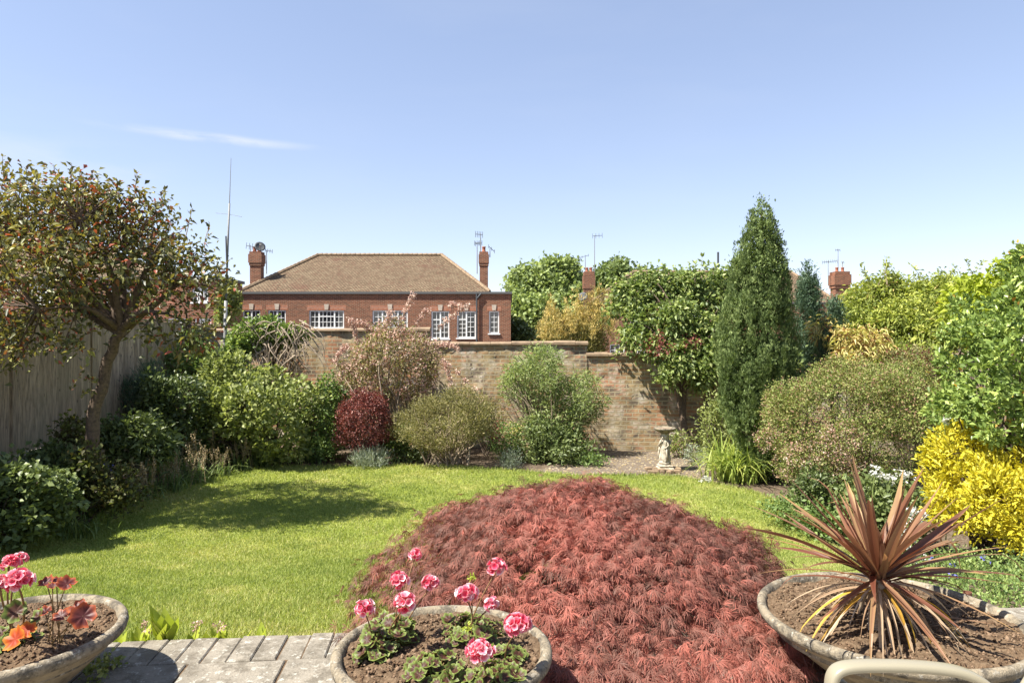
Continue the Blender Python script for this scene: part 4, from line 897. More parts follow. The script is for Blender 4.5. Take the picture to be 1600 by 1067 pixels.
# tall conifer built from upright plumes
def plumes(env, n, Y0, depth, rr=(.055, .10), ll=(.18, .42), lean=0):
    """env: list of (py, x_left, x_right) outline rows"""
    env = np.array(env, float); out = []
    ys = env[:, 0]; wts = np.interp(np.linspace(ys[0], ys[-1], 200), ys, env[:, 2]-env[:, 1]); wts /= wts.sum()
    yy = np.linspace(ys[0], ys[-1], 200)
    for _ in range(n):
        y = rng.choice(yy, p=wts)+rng.normal(); xl = np.interp(y, ys, env[:, 1]); xr = np.interp(y, ys, env[:, 2]); xc = (xl+xr)/2; hw = (xr-xl)/2
        a = rng.uniform(0, 2*math.pi); q = rng.uniform(.72, 1.0)
        if rng.random() < .12: q = rng.uniform(.2, .7)
        x = xc+math.cos(a)*hw*q; d = math.sin(a)*hw/F*Y0*q*depth; c = P(x, y, Y0+d)
        sc = .55+.45*min(1, hw/50); r = rng.uniform(*rr)*sc; l = rng.uniform(*ll)*sc
        out.append((c[0], c[1], c[2], r, r, l))
    return out
envA = [(324, 1184, 1198), (338, 1173, 1206), (356, 1166, 1214), (378, 1158, 1221), (400, 1148, 1228), (422, 1140, 1234), (450, 1134, 1238), (480, 1130, 1240), (520, 1120, 1247), (560, 1116, 1254), (600, 1119, 1256), (640, 1124, 1250), (680, 1140, 1246), (715, 1160, 1244), (745, 1185, 1236)]
Yc = 10.9; b0 = P(1215, 752, Yc); b0[2] = float(gz(b0[0], Yc))
root = empty('tall_conifer', b0, 'tall tapering dark green conifer right of the bird bath, highest plant in the garden', 'conifer')
pb = plumes(envA, 620, Yc, .92, ll=(.13, .26), rr=(.038, .065))
tc_ = np.random.default_rng(3).uniform(-.25, .25, len(pb))
foliage('foliage', M['yew'], root, pb, 115000, .042, .0125, per=8, spread=.012, up=1.4, out=.7, rnd=.22, shell=.07, tailp=0, nrnd=.22, nout=1.4, flat=.15, cull=False, tvar=.3, inner=.04, lump=.04, droop=0, tonef=lambda p, t: t+.18*np.sin(p[:, 0]*9+p[:, 2]*2)*np.sin(p[:, 2]*5+p[:, 0]*3))
core = []
for (y, a, c) in envA[1::2]: e = E(a+11, c-11, y-32, y+32, Yc, .8); core.append(e)
foliage('inner_foliage', M['yew'], root, core, 36000, .06, .025, per=6, shell=.14, up=1, cull=False)
mb = MB(); mb.tube([b0-[0, 0, .05], P(1205, 700, Yc), P(1195, 560, Yc), P(1190, 330, Yc)], [.10, .09, .07, .02], 10); mb.build('trunk', M['bark'], root, smooth=True)
for (nm, lab, env, Y0, mt, n, k) in [('small_conifer', 'dark conifer half hidden behind the right flank of the tall conifer', [(413, 1258, 1264), (435, 1250, 1274), (470, 1243, 1284), (510, 1242, 1284), (560, 1240, 1280), (600, 1240, 1275)], 12.0, 'yew_blue', 17000, 75),
                              ('small_conifer', 'narrow bluish conifer below the right-hand chimney', [(470, 1300, 1306), (490, 1290, 1318), (530, 1282, 1322), (570, 1280, 1322), (600, 1282, 1320)], 11.4, 'yew_blue', 14000, 60)]:
    bb = P((env[-1][1]+env[-1][2])/2, 600, Y0); bb[2] = float(gz(bb[0], Y0)); r_ = empty(nm, bb, lab, 'conifer'); q = plumes(env, k, Y0, .9, ll=(.15, .35))
    foliage('foliage', M[mt], r_, q, n, .05, .012, per=8, spread=.02, up=1.4, rnd=.3, shell=.2, cull=False, bias=.1, nrnd=.25, nout=1.3, flat=.2)
    foliage('inner_foliage', M[mt], r_, [E(a+6, c-6, y-20, y+20, Y0, .8) for y, a, c in env[1:]], 4000, .07, .02, per=6, up=1)
    mb = MB(); mb.tube([bb, P((env[0][1]+env[0][2])/2, env[0][0]+12, Y0)], [.06, .015], 8); mb.build('trunk', M['bark'], r_)
# wisteria-clad hedge along the right
bl = []
for (x, y, r, yy) in [(1345, 470, 32, 12.4), (1385, 460, 34, 12.2), (1425, 465, 38, 12), (1465, 462, 36, 11.8), (1500, 470, 36, 11.4), (1370, 510, 34, 11.9), (1420, 520, 40, 11.6), (1470, 520, 40, 11.2), (1520, 500, 40, 10.8), (1340, 540, 26, 11.8), (1560, 470, 38, 10.6), (1600, 460, 45, 10.6), (1330, 500, 18, 12.2), (1400, 560, 34, 11.2), (1450, 570, 40, 10.8), (1385, 438, 10, 12.2), (1640, 470, 50, 10.4), (1350, 495, 26, 12.0), (1395, 492, 30, 11.8), (1445, 495, 32, 11.5), (1495, 495, 30, 11.2), (1540, 510, 34, 10.7)]:
    c = P(x, y, yy); rr = r/F*yy; bl += sub((c[0], c[1], c[2], rr, rr, rr*.85), 5, .45)
b0 = P(1430, 600, 11.8); b0[2] = float(gz(b0[0], 11.8))
root = shrub('wisteria_hedge', 'long billowing hedge of yellow-green pinnate leaves along the right skyline', 'climber', b0, bl, 'hedge', 36000, .085, .026, per=7, spread=.07, shell=.18, droop=.35, tvar=.35, ns=30, stem_mat='bark', r0=.03, out=.9, up=.1, tonef=lambda p, t: t+.12*np.sin(p[:, 0]*4)*np.sin(p[:, 2]*5))
foliage('inner_foliage', M['hedge'], root, [b_[:3]+tuple(v*.8 for v in b_[3:]) for b_ in bl if b_[3] > .25], 9000, .12, .05, per=4, shell=.2)
foliage('amber_leaves', M['amber'], root, bl[:60], 1500, .08, .024, per=8, spread=.05, shell=.04, inner=0, droop=.3)
ln_ = []
for _ in range(20): a = P(rng.uniform(1340, 1530), 440+rng.uniform(-4, 14), 11.9); ln_.append((a, a+np.array([rng.normal()*.15, 0, rng.uniform(.12, .38)])))
ln_ += [(P(1386, 445, 11.8), P(x2, y2, 11.8)) for (x2, y2) in [(1385, 403), (1382, 408), (1390, 412)]]
shoots(root, ln_, 'twig', 'hedge', .004, .085, .03, per=4, steps=5)
# amber new growth
bl = [e_ for a in [E(1300, 1345, 505, 545, 10.9), E(1335, 1390, 515, 560, 10.8), E(1262, 1300, 500, 530, 11.4), E(1300, 1360, 545, 572, 10.8)] for e_ in sub(a, 5, .4)]
b0 = P(1325, 590, 10.9); b0[2] = float(gz(b0[0], 10.9))
shrub('mahonia', 'drooping amber and cream-tipped foliage between the bluish conifer and the hedge', 'shrub', b0, bl, 'amber', 1700, .10, .022, per=8, spread=.06, droop=.5, out=1, up=.1, rnd=.7, ns=16, tvar=.5, bias=.1)
e = E(1385, 1465, 545, 590, 10.3); shrub('smoke_bush', 'purplish-brown twiggy patch on top of the clipped mound shrub', 'shrub', gbase(e), sub(e, 8, .4), 'kolk', 2200, .05, .02, bias=-.1, ns=10, extra=[('purple_leaves', 'berberis', sub(e, 8, .4), 900, .04, .02, dict(bias=-.1))])
# clipped mound
e = E(1192, 1465, 562, 775, 8.9, .95); e2 = E(1330, 1480, 555, 700, 9.3)
bl = sub(e, 70, .17, .9, .03)+sub(e2, 18, .28, .8)
def mt(p, t):
    s = np.sin(p[:, 0]*3.1+1)*np.sin(p[:, 2]*4.2)*.5+np.sin(p[:, 0]*7.7)*np.sin(p[:, 1]*6.1)*.3
    return t+.16*s+.45*(rng.random(len(p)) < .16)
root = shrub('abelia', 'huge clipped mound shrub with tiny olive leaves and pinkish flowered flank', 'shrub', gbase(e), bl, 'mound', 84000, .030, .017, per=7, spread=.035, shell=.08, tvar=.3, ns=14, r0=.02, sb=.2, lump=.03, tonef=mt)
fl = [b_ for b_ in bl if b_[2] < 1.05 and b_[0] < 4.2]
foliage('flower', M['pink'], root, fl, 5200, .026, .020, per=8, spread=.03, shell=.04, inner=0, lump=.05, bias=.05, tvar=.5)
# glossy evergreen at the right edge
bl = []
for (x, y, r, yy) in [(1612, 425, 38, 6.6), (1575, 482, 40, 6.6), (1620, 480, 60, 6.4), (1520, 520, 42, 6.7), (1580, 540, 60, 6.2), (1500, 580, 36, 6.8), (1550, 610, 55, 6.2), (1620, 600, 70, 6.0), (1500, 635, 36, 6.6), (1570, 665, 45, 6.1), (1650, 680, 60, 6.0), (1645, 415, 44, 6.6), (1505, 480, 20, 6.8), (1480, 560, 14, 6.9), (1475, 620, 16, 6.8), (1598, 396, 16, 6.5), (1490, 668, 30, 7.2), (1470, 640, 26, 7.4), (1530, 690, 36, 7.0)]:
    c = P(x, y, yy); rr = r/F*yy; bl += sub((c[0], c[1], c[2], rr, rr, rr), 6, .4)
b0 = P(1600, 800, 6.8); b0[2] = float(gz(b0[0], 6.8))
root = shrub('glossy_evergreen', 'large glossy-leaved evergreen shrub filling the right edge of the view', 'shrub', b0, bl, 'gris', 15500, .062, .031, per=7, spread=.02, shell=.16, out=.9, up=.5, rnd=.75, tvar=.35, ns=40, r0=.03, stem_mat='bark', flat=.4, lump=.1)
foliage('orange_leaves', M['orange_leaf'], root, [b_ for b_ in bl if b_[0] > 4.3], 200, .05, .028, per=4, shell=.06, inner=0)
bl = [e_ for a in [E(1480, 1555, 438, 510, 7.9), E(1565, 1650, 388, 450, 7.6), E(1510, 1580, 470, 540, 7.6)] for e_ in sub(a, 7, .4)]
b0 = P(1540, 600, 7.9); b0[2] = float(gz(b0[0], 7.9))
shrub('acid_climber', 'acid yellow-green climber draped behind the glossy evergreen', 'climber', b0, bl, 'acid', 4200, .10, .045, per=6, spread=.06, droop=.3, ns=16, r0=.02, shell=.2)
# yellow choisya
bl = sub(E(1440, 1580, 668, 800, 6.5), 16, .34)+sub(E(1500, 1660, 700, 860, 6.0), 18, .34)+sub(E(1430, 1500, 700, 770, 6.7), 6, .4)+sub(E(1450, 1560, 760, 830, 6.3), 8, .38)
b0 = P(1540, 850, 6.5); b0[2] = float(gz(b0[0], 6.5))
shrub('yellow_choisya', 'bright golden yellow bush below the glossy evergreen', 'shrub', b0, bl, 'yellow', 10500, .068, .024, per=6, spread=.03, shell=.13, out=.8, up=.5, rnd=.6, tvar=.3, ns=24, flat=.9, lump=.1)
# mixed small plants between mound and cordyline
e = E(1300, 1450, 730, 850, 7.3); shrub('border_plant', 'dark green leafy plant with white flower heads behind the spiky cordyline', 'plant', gbase(e), sub(e, 12, .36), 'dark_leaf', 4200, .06, .04, bias=.3, ns=12)
def whiteheads(label, heads, Y, nm='white_flowers'):
    b = P(heads[0][0], heads[0][1]+40, Y); b[2] = float(gz(b[0], Y)); r_ = empty(nm, b, label, 'flowers')
    foliage('petals', M['white_flower'], r_, [(*P(x, y, Y), .045*s, .045*s, .03*s) for x, y, s in heads], 34*len(heads), .03, .026, per=5, spread=.012, shell=.1, cull=False, flat=1.5)
    stems('stem', M['strap'], r_, b, [P(x, y, Y) for x, y, s in heads], .006, .004, spreadb=.1)
whiteheads('white lacecap flowers beside the pink-flowered flank of the mound shrub', [(1375, 745, 1.2), (1390, 749, 1), (1408, 738, 1.2), (1420, 742, 1), (1368, 735, .8), (1414, 748, .8)], 7.0)
whiteheads('dense white flowers behind the cordyline at the foot of the yellow bush', [(1420, 805, 1.2), (1432, 800, 1.2), (1426, 812, 1.2), (1412, 825, 1.2), (1418, 838, 1.3), (1410, 850, 1.1), (1440, 812, 1), (1445, 880, .9), (1436, 875, 1.1), (1450, 886, .9), (1404, 842, 1)], 5.9)
whiteheads('single white bloom at the top of the yellow bush', [(1475, 657, .9)], 6.6)
whiteheads('tiny white daisies on the lawn below the lily clump', [(1103, 747, .55), (1108, 749, .5), (1096, 751, .45), (1112, 748, .4)], 10.7)
whiteheads('a few tiny white daisies at the back edge of the lawn under the olive bush', [(633, 733, .5), (638, 731, .5), (629, 732, .4)], 12.0)
e = E(1195, 1290, 770, 812, 8.2); shrub('border_plant', 'low mid green plant creeping at the lawn edge below the mound shrub', 'plant', gbase(e), sub(e, 8, .4), 'mid_leaf', 1900, .045, .025, ns=6)
e = E(1245, 1300, 735, 800, 8.0); shrub('border_plant', 'small dark green plant tucked under the flowered flank of the mound shrub', 'plant', gbase(e), sub(e, 8, .4), 'dark_leaf', 1700, .055, .025, ns=8)
# ground cover at the right of the patio
e = E(1250, 1330, 790, 850, 7.6); shrub('border_plant', 'low light green plant in the bed corner under the mound shrub', 'plant', gbase(e), sub(e, 6, .4), 'mid_leaf', 1500, .055, .03, ns=0)
bl = []
for x in np.arange(2.15, 4.2, .22):
    for y in np.arange(edge(2.9)+.25, 6.1, .24):
        if inpoly(np.array([x]), np.array([y]), LAWN)[0] or (y > 5.3 and x < 3.3): continue
        bl.append((x+rng.normal()*.05, y+rng.normal()*.05, float(gz(x, y))+.03, .16, .16, .10+.05*rng.random()))
o, _ = foliage('ground_cover', M['mid_leaf'], None, bl, 9500, .030, .016, per=6, spread=.03, cull=False, up=1, bias=.2, kind='stuff', tvar=.45, shell=.2); tagm(o, 'low scruffy green ground cover behind the right end of the patio', 'ground cover')
for k, (x, y) in enumerate([(1455, 905), (1497, 880), (1555, 886), (1492, 920), (1490, 935), (1540, 905)]):
    p = G(x, y); r_ = empty('violet_flower', p, 'tiny violet flower in the ground cover behind the right patio edge', 'flower', 'violet flowers in the ground cover')
    q = P(x, y, p[1]); c = (p[0], p[1], p[2]+.16); foliage('petals', M['blue_flower'], r_, [(c[0], c[1], c[2], .02, .02, .015)], 12, .022, .018, per=4, spread=.006)
    mb = MB(); mb.tube([p, np.array(c)], .0025, 4); mb.build('stem', M['strap'], r_)
p = P(1517, 950, 4.02); mb = MB(); mb.lathe([(0, .0), (.024, 0), (.024, .27), (.0235, .275), (.018, .275), (.018, .2), (0, .2)], (p[0], 4.05, float(gz(p[0], 4.05))-.01), 16); p2 = P(1517, 924, 4.05)
o = mb.build('rusty_pipe', M['rust'], smooth=False); o.location.z += p2[2]-(float(gz(p[0], 4.05))-.01+.275); tagm(o, 'short rusty metal pipe stub standing behind the right patio edge', 'pipe')
# yellow-green weeds along the patio edge
for k, (x, n, h, fl_) in enumerate([(193, 5, .08, 0), (222, 6, .10, 1), (262, 16, .21, 0), (300, 5, .09, 1), (332, 6, .10, 1), (350, 5, .09, 0), (375, 5, .07, 0), (398, 6, .10, 0), (232, 6, .07, 0), (420, 4, .05, 0), (470, 4, .05, 0)]):
    Xe = (x-800)/F*3.5; b = np.array([Xe, edge(Xe)+.045, 0]); b[2] = float(gz(b[0], b[1]))+.03
    b[2] = max(b[2], PT-.09)
    a = rng.uniform(0, 6.28, n)+np.arange(n)*2.4
    r_ = empty('edge_weed', b, 'tall pale yellow-green rosette of weeds at the patio edge' if n == 16 else 'small lime green weed rooted along the patio edge', 'weed', None if n == 16 else 'weeds along the patio edge')
    D = np.stack([np.cos(a)*.45, np.sin(a)*.45, np.full(n, 1)], 1); s = rng.uniform(.7, 1.1, n)
    V, T = kites(b+rng.normal(size=(n, 3))*[.015, .008, .003], D, np.stack([np.cos(a), np.sin(a), np.zeros(n)], 1)*-1+[0, 0, .3], h*s+.03, (h*s+.03)*.34, .15, mid=.6)
    mesh('leaves', V, T, M['acid'], r_, tone=np.repeat(rng.uniform(.3, .9, n), 4))
    if fl_: foliage('seed_head', M['pink'], r_, [(b[0]+.03, b[1], b[2]+.12, .02, .02, .035)], 40, .012, .010, per=4, spread=.006, bias=.1); mb = MB(); mb.tube([b, b+[.03, 0, .13]], .0018, 4); mb.build('stem', M['stalk'], r_)
for (x, y, s, lab) in [(172, 1043, 1, 'small green weed growing in the patio joint in the shadow of the left bowl'), (150, 1062, 1.3, 'larger green weed in the patio joint beside the left bowl'), (140, 1028, .9, 'mossy tuft on the patio right below the left bowl rim')]:
    Yw = 1.5*F/(y-533.5); b = np.array([(x-800)/F*Yw, Yw, PT]); r_ = empty('patio_weed', b, lab, 'weed'); foliage('leaves', M['viburnum'], r_, [(b[0], b[1], b[2]+.03, .05*s, .035*s, .03*s)], int(80*s), .026, .02, per=5, spread=.012, shell=.3)
# ---------------------------------------------------------------- bird bath
def birdbath():
    Y = 11.72; b = P(1039, 738, Y); z0 = float(gz(b[0], Y)); b[2] = z0; s = 1/F*Y
    root = empty('bird_bath', b, 'pale stone bird bath carried by draped figures on a square plinth', 'bird bath')
    mb = MB()
    for k in range(26):
        x = b[0]+rng.uniform(-.30, .22); y = Y-.18+rng.uniform(-.10, .25); w = rng.uniform(.03, .06); mb.box(x-w, x+w, y-w*.7, y+w*.7, z0-.01, z0+rng.uniform(.03, .05)+.0007*k, rng.random(), .008, rot=rng.uniform(-.3, .3), piv=(x, y))
    o = mb.build('brick_rubble', M['coping'], root)
    c = (b[0], Y, z0)
    mb = MB(); mb.box(b[0]-.13, b[0]+.13, Y-.13, Y+.13, z0, z0+.06, .5, .012); mb.box(b[0]-.11, b[0]+.11, Y-.11, Y+.11, z0+.062, z0+.11, .5, .02)
    mb.lathe([(.10, .112), (.105, .14), (.085, .17), (0, .17)], c, 24); mb.build('plinth', M['statue'], root)
    # three draped figures back to back round a column
    mb = MB(); mb.lathe([(.05, .16), (.045, .4), (.06, .60), (.075, .645), (0, .645)], c, 20); mb.build('column', M['statue'], root, smooth=True)
    for k in range(3):
        a = R(-125+k*120+20); mb = MB(); fx, fy = math.cos(a)*.058, math.sin(a)*.058; S = 20
        prof = [(.052, .165, .9), (.056, .2, .9), (.046, .28, .8), (.040, .34, .8), (.044, .38, .8), (.034, .425, .7), (.043, .47, .7), (.047, .50, .65), (.036, .52, .7), (.014, .532, .9), (.014, .543, 1), (.023, .556, 1), (.0265, .575, 1), (.023, .595, 1), (.010, .607, 1)]
        V = []
        for i, (r, z, sq) in enumerate(prof):
            for j in range(S):
                th = 2*math.pi*j/S; fold = 1+(.13*math.sin(th*6+i*.5) if z < .40 else 0)
                ux, uy = math.cos(th)*r*fold, math.sin(th)*r*fold*sq; sway = .008*math.sin(z*14+k)
                V.append((b[0]+fx+ux*-math.sin(a)+uy*math.cos(a)+sway, Y+fy+ux*math.cos(a)+uy*math.sin(a), z0+z))
        mb.add(V, [(i*S+j, i*S+(j+1) % S, (i+1)*S+(j+1) % S, (i+1)*S+j) for i in range(len(prof)-1) for j in range(S)])
        C = lambda t, n_, z: np.array([b[0]+fx-math.sin(a)*t+math.cos(a)*n_, Y+fy+math.cos(a)*t+math.sin(a)*n_, z0+z])
        mb.tube([C(.042, 0, .505), C(.062, .02, .44), C(.02, .045, .40), C(-.01, .045, .40)], [.015, .013, .010, .009], 8)
        mb.tube([C(-.042, 0, .505), C(-.066, .01, .45), C(-.058, .035, .52), C(-.03, .03, .60)], [.015, .013, .010, .008], 8)
        mb.tube([C(.03, .03, .40), C(.035, .045, .30), C(.045, .04, .2)], [.012, .016, .013], 8)
        mb.build('draped_figure', M['statue'], root, smooth=True)
    mb = MB(); mb.lathe([(0, .63), (.07, .632), (.09, .65), (.14, .672), (.175, .70), (.186, .715), (.186, .728), (.176, .735), (.165, .728), (.12, .705), (0, .695)], c, 40); mb.build('basin', M['planter'], root, smooth=True)
    mb = MB(); mb.lathe([(0, .717), (.142, .717)], c, 40); mb.build('water', M['dark_water'], root)
birdbath()
# ---------------------------------------------------------------- weeping laceleaf maple
def maple():
    X0, Y0 = .40, 4.42; b = np.array([X0, Y0, float(gz(X0, Y0))])
    root = empty('laceleaf_maple', b, 'low weeping red laceleaf maple mound in the centre foreground', 'tree')
    # dome profile: height as a function of plan radius and direction
    RX, RY, TOP = 1.50, 1.70, 1.215
    def hgt(u, v):   # u,v in unit disc
        r = np.sqrt(u*u+v*v); r = np.sqrt((u+.08*(1-r))**2+v*v); return .56+(TOP-.56)*(1-np.clip(r, 0, 1)**1.85)
    cl = []; n = 6000
    while len(cl) < n:
        r = rng.random()**.55; a = rng.uniform(0, 6.283); u, v = math.cos(a)*r, math.sin(a)*r
        lay = rng.random(); bumpz = .035*math.sin(u*9+1)*math.sin(v*8)+.03*math.sin(u*19+v*13)*math.sin(v*17+1)+.015*math.sin(u*37)*math.sin(v*33)
        # left side thins out into separate layered sprays
        if u < -.62 and rng.random() < .55: continue
        x = X0+.04+u*RX*(1+.06*math.sin(a*5)); y = Y0+v*RY; z = float(hgt(u, v))+bumpz-(.35*lay**3)
        if r > .86: z -= rng.random()*.22
        if y < edge(x)+.05: z = max(z, PT+.05+.05*rng.random())
        cl.append((x, y, z, u, v, r))
    cl = np.array(cl); per = 5; C = np.repeat(cl, per, 0); m = len(C)
    pos = C[:, :3]+rng.normal(size=(m, 3))*[.055, .055, .03]
    outd = unit(np.stack([C[:, 3], C[:, 4], np.zeros(m)], 1)+rng.normal(size=(m, 3))*[.45, .45, 0]); dirc = outd*1.0+np.array([0, 0, -.25])+rng.normal(size=(m, 3))*.42
    dirc[:, 2] -= .55*(C[:, 5]**3); dirc = unit(dirc)
    upn = unit(np.cross(np.cross(dirc, np.tile([0, 0, 1.], (m, 1))), dirc)+rng.normal(size=(m, 3))*.45); side = np.cross(dirc, upn)
    ctone = np.repeat(rng.normal(size=len(cl))*.13, per)
    patch = .20*np.sin(C[:, 0]*2.2+.8)*np.cos(C[:, 1]*1.7-.3)+.14*np.sin(C[:, 0]*6+C[:, 1]*5)*np.sin(C[:, 1]*7)+.20*(Y0-C[:, 1])/RY
    tone = np.clip(.40-.02+patch+ctone+rng.normal(size=m)*.09, 0, 1)
    VV = []; TT = []; tn = []; off = 0
    lobes = [(-86, .55), (-60, .78), (-38, .92), (-18, .98), (0, 1.05), (18, .98), (38, .92), (60, .78), (86, .55)]
    for (an, k) in lobes:
        a = np.radians(an)+rng.normal(size=m)*.09; D = dirc*np.cos(a)[:, None]+side*np.sin(a)[:, None]; Ln = .060*k*rng.uniform(.6, 1.35, m); Wn = .0040*rng.uniform(.6, 1.3, m)
        # three-section drooping lobe
        Bv = unit(np.cross(D, upn)); p1 = pos+D*(Ln*.35)[:, None]; p2 = pos+D*(Ln*.7)[:, None]-upn*(Ln*.07)[:, None]; p3 = pos+D*Ln[:, None]-upn*(Ln*.24)[:, None]
        p2[:, 2] -= Ln*.05; p3[:, 2] -= Ln*.16
        w1 = (Wn*.5)[:, None]; V = np.stack([pos, p1-Bv*w1*.8, p1+Bv*w1*.8, p2-Bv*w1, p2+Bv*w1, p3], 1); i = np.arange(m)*6+off
        TT += [np.stack([i, i+2, i+1], 1), np.stack([i+1, i+2, i+4], 1), np.stack([i+1, i+4, i+3], 1), np.stack([i+3, i+4, i+5], 1)]
        VV.append(V.reshape(-1, 3)); tn.append(np.repeat(np.clip(tone+rng.normal(size=m)*.05, 0, 1), 6)); off += m*6
    mesh('foliage', np.concatenate(VV), np.concatenate(TT), M['maple'], root, tone=np.concatenate(tn))
    mb = MB(); mb.tube(bez(b-[0, 0, .05], b+[.05, 0, .55], (.06, .03, 0), 8), np.linspace(.075, .05, 8), 10); mb.build('trunk', M['bark'], root, smooth=True)
    mb = MB()
    for k in rng.choice(len(cl), 170):
        q = cl[k, :3]-[0, 0, .06]; mb.tube(bez(b+[.03, 0, .42], q, (0, 0, .05), 7), np.linspace(.02, .003, 7), 5, cap=False)
    mb.build('branch', M['dark_twig'], root, smooth=True)
maple()
# ---------------------------------------------------------------- stone bowls with soil
def bowl(px, D, rad, Hr, label):
    X = (px-800)/F*D; zr = CZ-Hr; h = zr-PT
    b = np.array([X, D, PT]); root = empty('stone_bowl', b, label, 'planter')
    t = .045
    prof = [(rad*.33, 0), (rad*.36, .012), (rad*.40, .03)]+[(rad*(.40+.54*(k/8)**.85), .03+(h-.085)*(k/8)) for k in range(1, 9)]
    prof = [(p, z) for p, z in prof]; wall = MB(); wall.lathe(prof, tuple(b), 64, wob=.002); wall.build('bowl_wall', M['planter_wall'], root, smooth=True)
    rim = [(rad*.94, h-.055), (rad*.985, h-.045), (rad, h-.025), (rad*.998, h-.010), (rad-.012, h), (rad-.028, h+.001), (rad-t+.004, h-.010), (rad-t-.004, h-.04), (rad-t-.02, h-.10)]
    mb = MB(); mb.lathe(rim, tuple(b), 96, wob=.003); mb.build('rim', M['planter'], root, smooth=True)
    # soil surface with crumbs
    n = 90; g = np.linspace(-rad+t-.002, rad-t+.002, n); GX, GY = np.meshgrid(g, g); rr = np.sqrt(GX**2+GY**2)
    GZ = h-.026+.012*(1-(rr/rad)**2)+.010*np.sin(GX*19+1)*np.sin(GY*17)+.006*np.sin(GX*47)*np.sin(GY*53+GX*20)+rng.normal(size=rr.shape)*.0028
    V = np.stack([GX+X, GY+D, GZ+PT], -1).reshape(-1, 3); i, j = np.meshgrid(np.arange(n-1), np.arange(n-1)); a = (j*n+i).ravel(); Q = np.stack([a, a+1, a+n+1, a+n], 1)
    cxy = np.stack([GX, GY], -1).reshape(-1, 2)[Q].mean(1); Q = Q[(cxy**2).sum(1) < (rad-t+.003)**2]; u, inv = np.unique(Q, return_inverse=True)
    so = mesh('soil', V[u], None, M['soil'], root, quads=inv.reshape(-1, 4), smooth=True)
    # crumbs
    m = 2600; a = rng.uniform(0, 6.283, m); r = (rad-t-.015)*np.sqrt(rng.random(m)); x = X+np.cos(a)*r; y = D+np.sin(a)*r
    zz = PT+h-.026+.012*(1-(r/rad)**2)+.010*np.sin((x-X)*19+1)*np.sin((y-D)*17); s = rng.uniform(.0025, .009, m)**1.0; s[rng.random(m) < .06] *= 1.7
    o = rng.normal(size=(m, 6, 3))*.18+np.array([[1, 0, 0], [-1, 0, 0], [0, 1, 0], [0, -1, 0], [0, 0, .8], [0, 0, -.8]])[None]
    V = np.stack([x, y, zz+s*.3], 1)[:, None, :]+o*s[:, None, None]; f = np.array([[0, 2, 4], [2, 1, 4], [1, 3, 4], [3, 0, 4], [2, 0, 5], [1, 2, 5], [3, 1, 5], [0, 3, 5]])
    T = (f[None]+(np.arange(m)*6)[:, None, None]).reshape(-1, 3); oc = mesh('soil_crumbs', V.reshape(-1, 3), T, M['pot_soil'], so, tone=np.repeat(rng.random(m), 6)); oc['kind'] = 'stuff'
    return root, b, PT+h-.022
BL = bowl(12, 2.84, .44, 1.205, 'lichened stone bowl planter cut off by the left edge of the picture')
BM = bowl(692, 2.66, .425, 1.185, 'lichened stone bowl of pink geraniums in front of the red maple')
BR = bowl(1388, 3.0, .545, 1.19, 'wide stone bowl holding the bronze cordyline')
# geraniums
def disc_leaf(mb, c, n, r, kind=0, lobes=7):
    n = np.array(n, float); n /= np.linalg.norm(n); a = np.cross(n, [.3, .9, .2]); a /= np.linalg.norm(a); b_ = np.cross(n, a); S = 28; ph = rng.uniform(0, 6)
    V = [c]; tt = [.15]
    for (f, tv) in ((.45, .2), (.72, .55), (1.0, .95)):
        for k in range(S):
            th = 2*math.pi*k/S; g = 1+.10*math.sin(lobes*th)*f; notch = .45 if abs(th-math.pi) < .2 and f > .4 else 1
            z = r*(.30*f*f*math.sin(2.5*th+ph)*.5+.10*f*math.sin(lobes*th)+.22*f*f)
            V.append(c+(a*math.cos(th)+b_*math.sin(th))*r*f*g*notch+n*z); tt.append(tv-.1+.2*rng.random())
    F_ = [(0, 1+k, 1+(k+1) % S) for k in range(S)]
    for q in range(2): F_ += [(1+q*S+k, 1+(q+1)*S+k, 1+(q+1)*S+(k+1) % S, 1+q*S+(k+1) % S) for k in range(S)]
    mb.add(V, F_, tt)
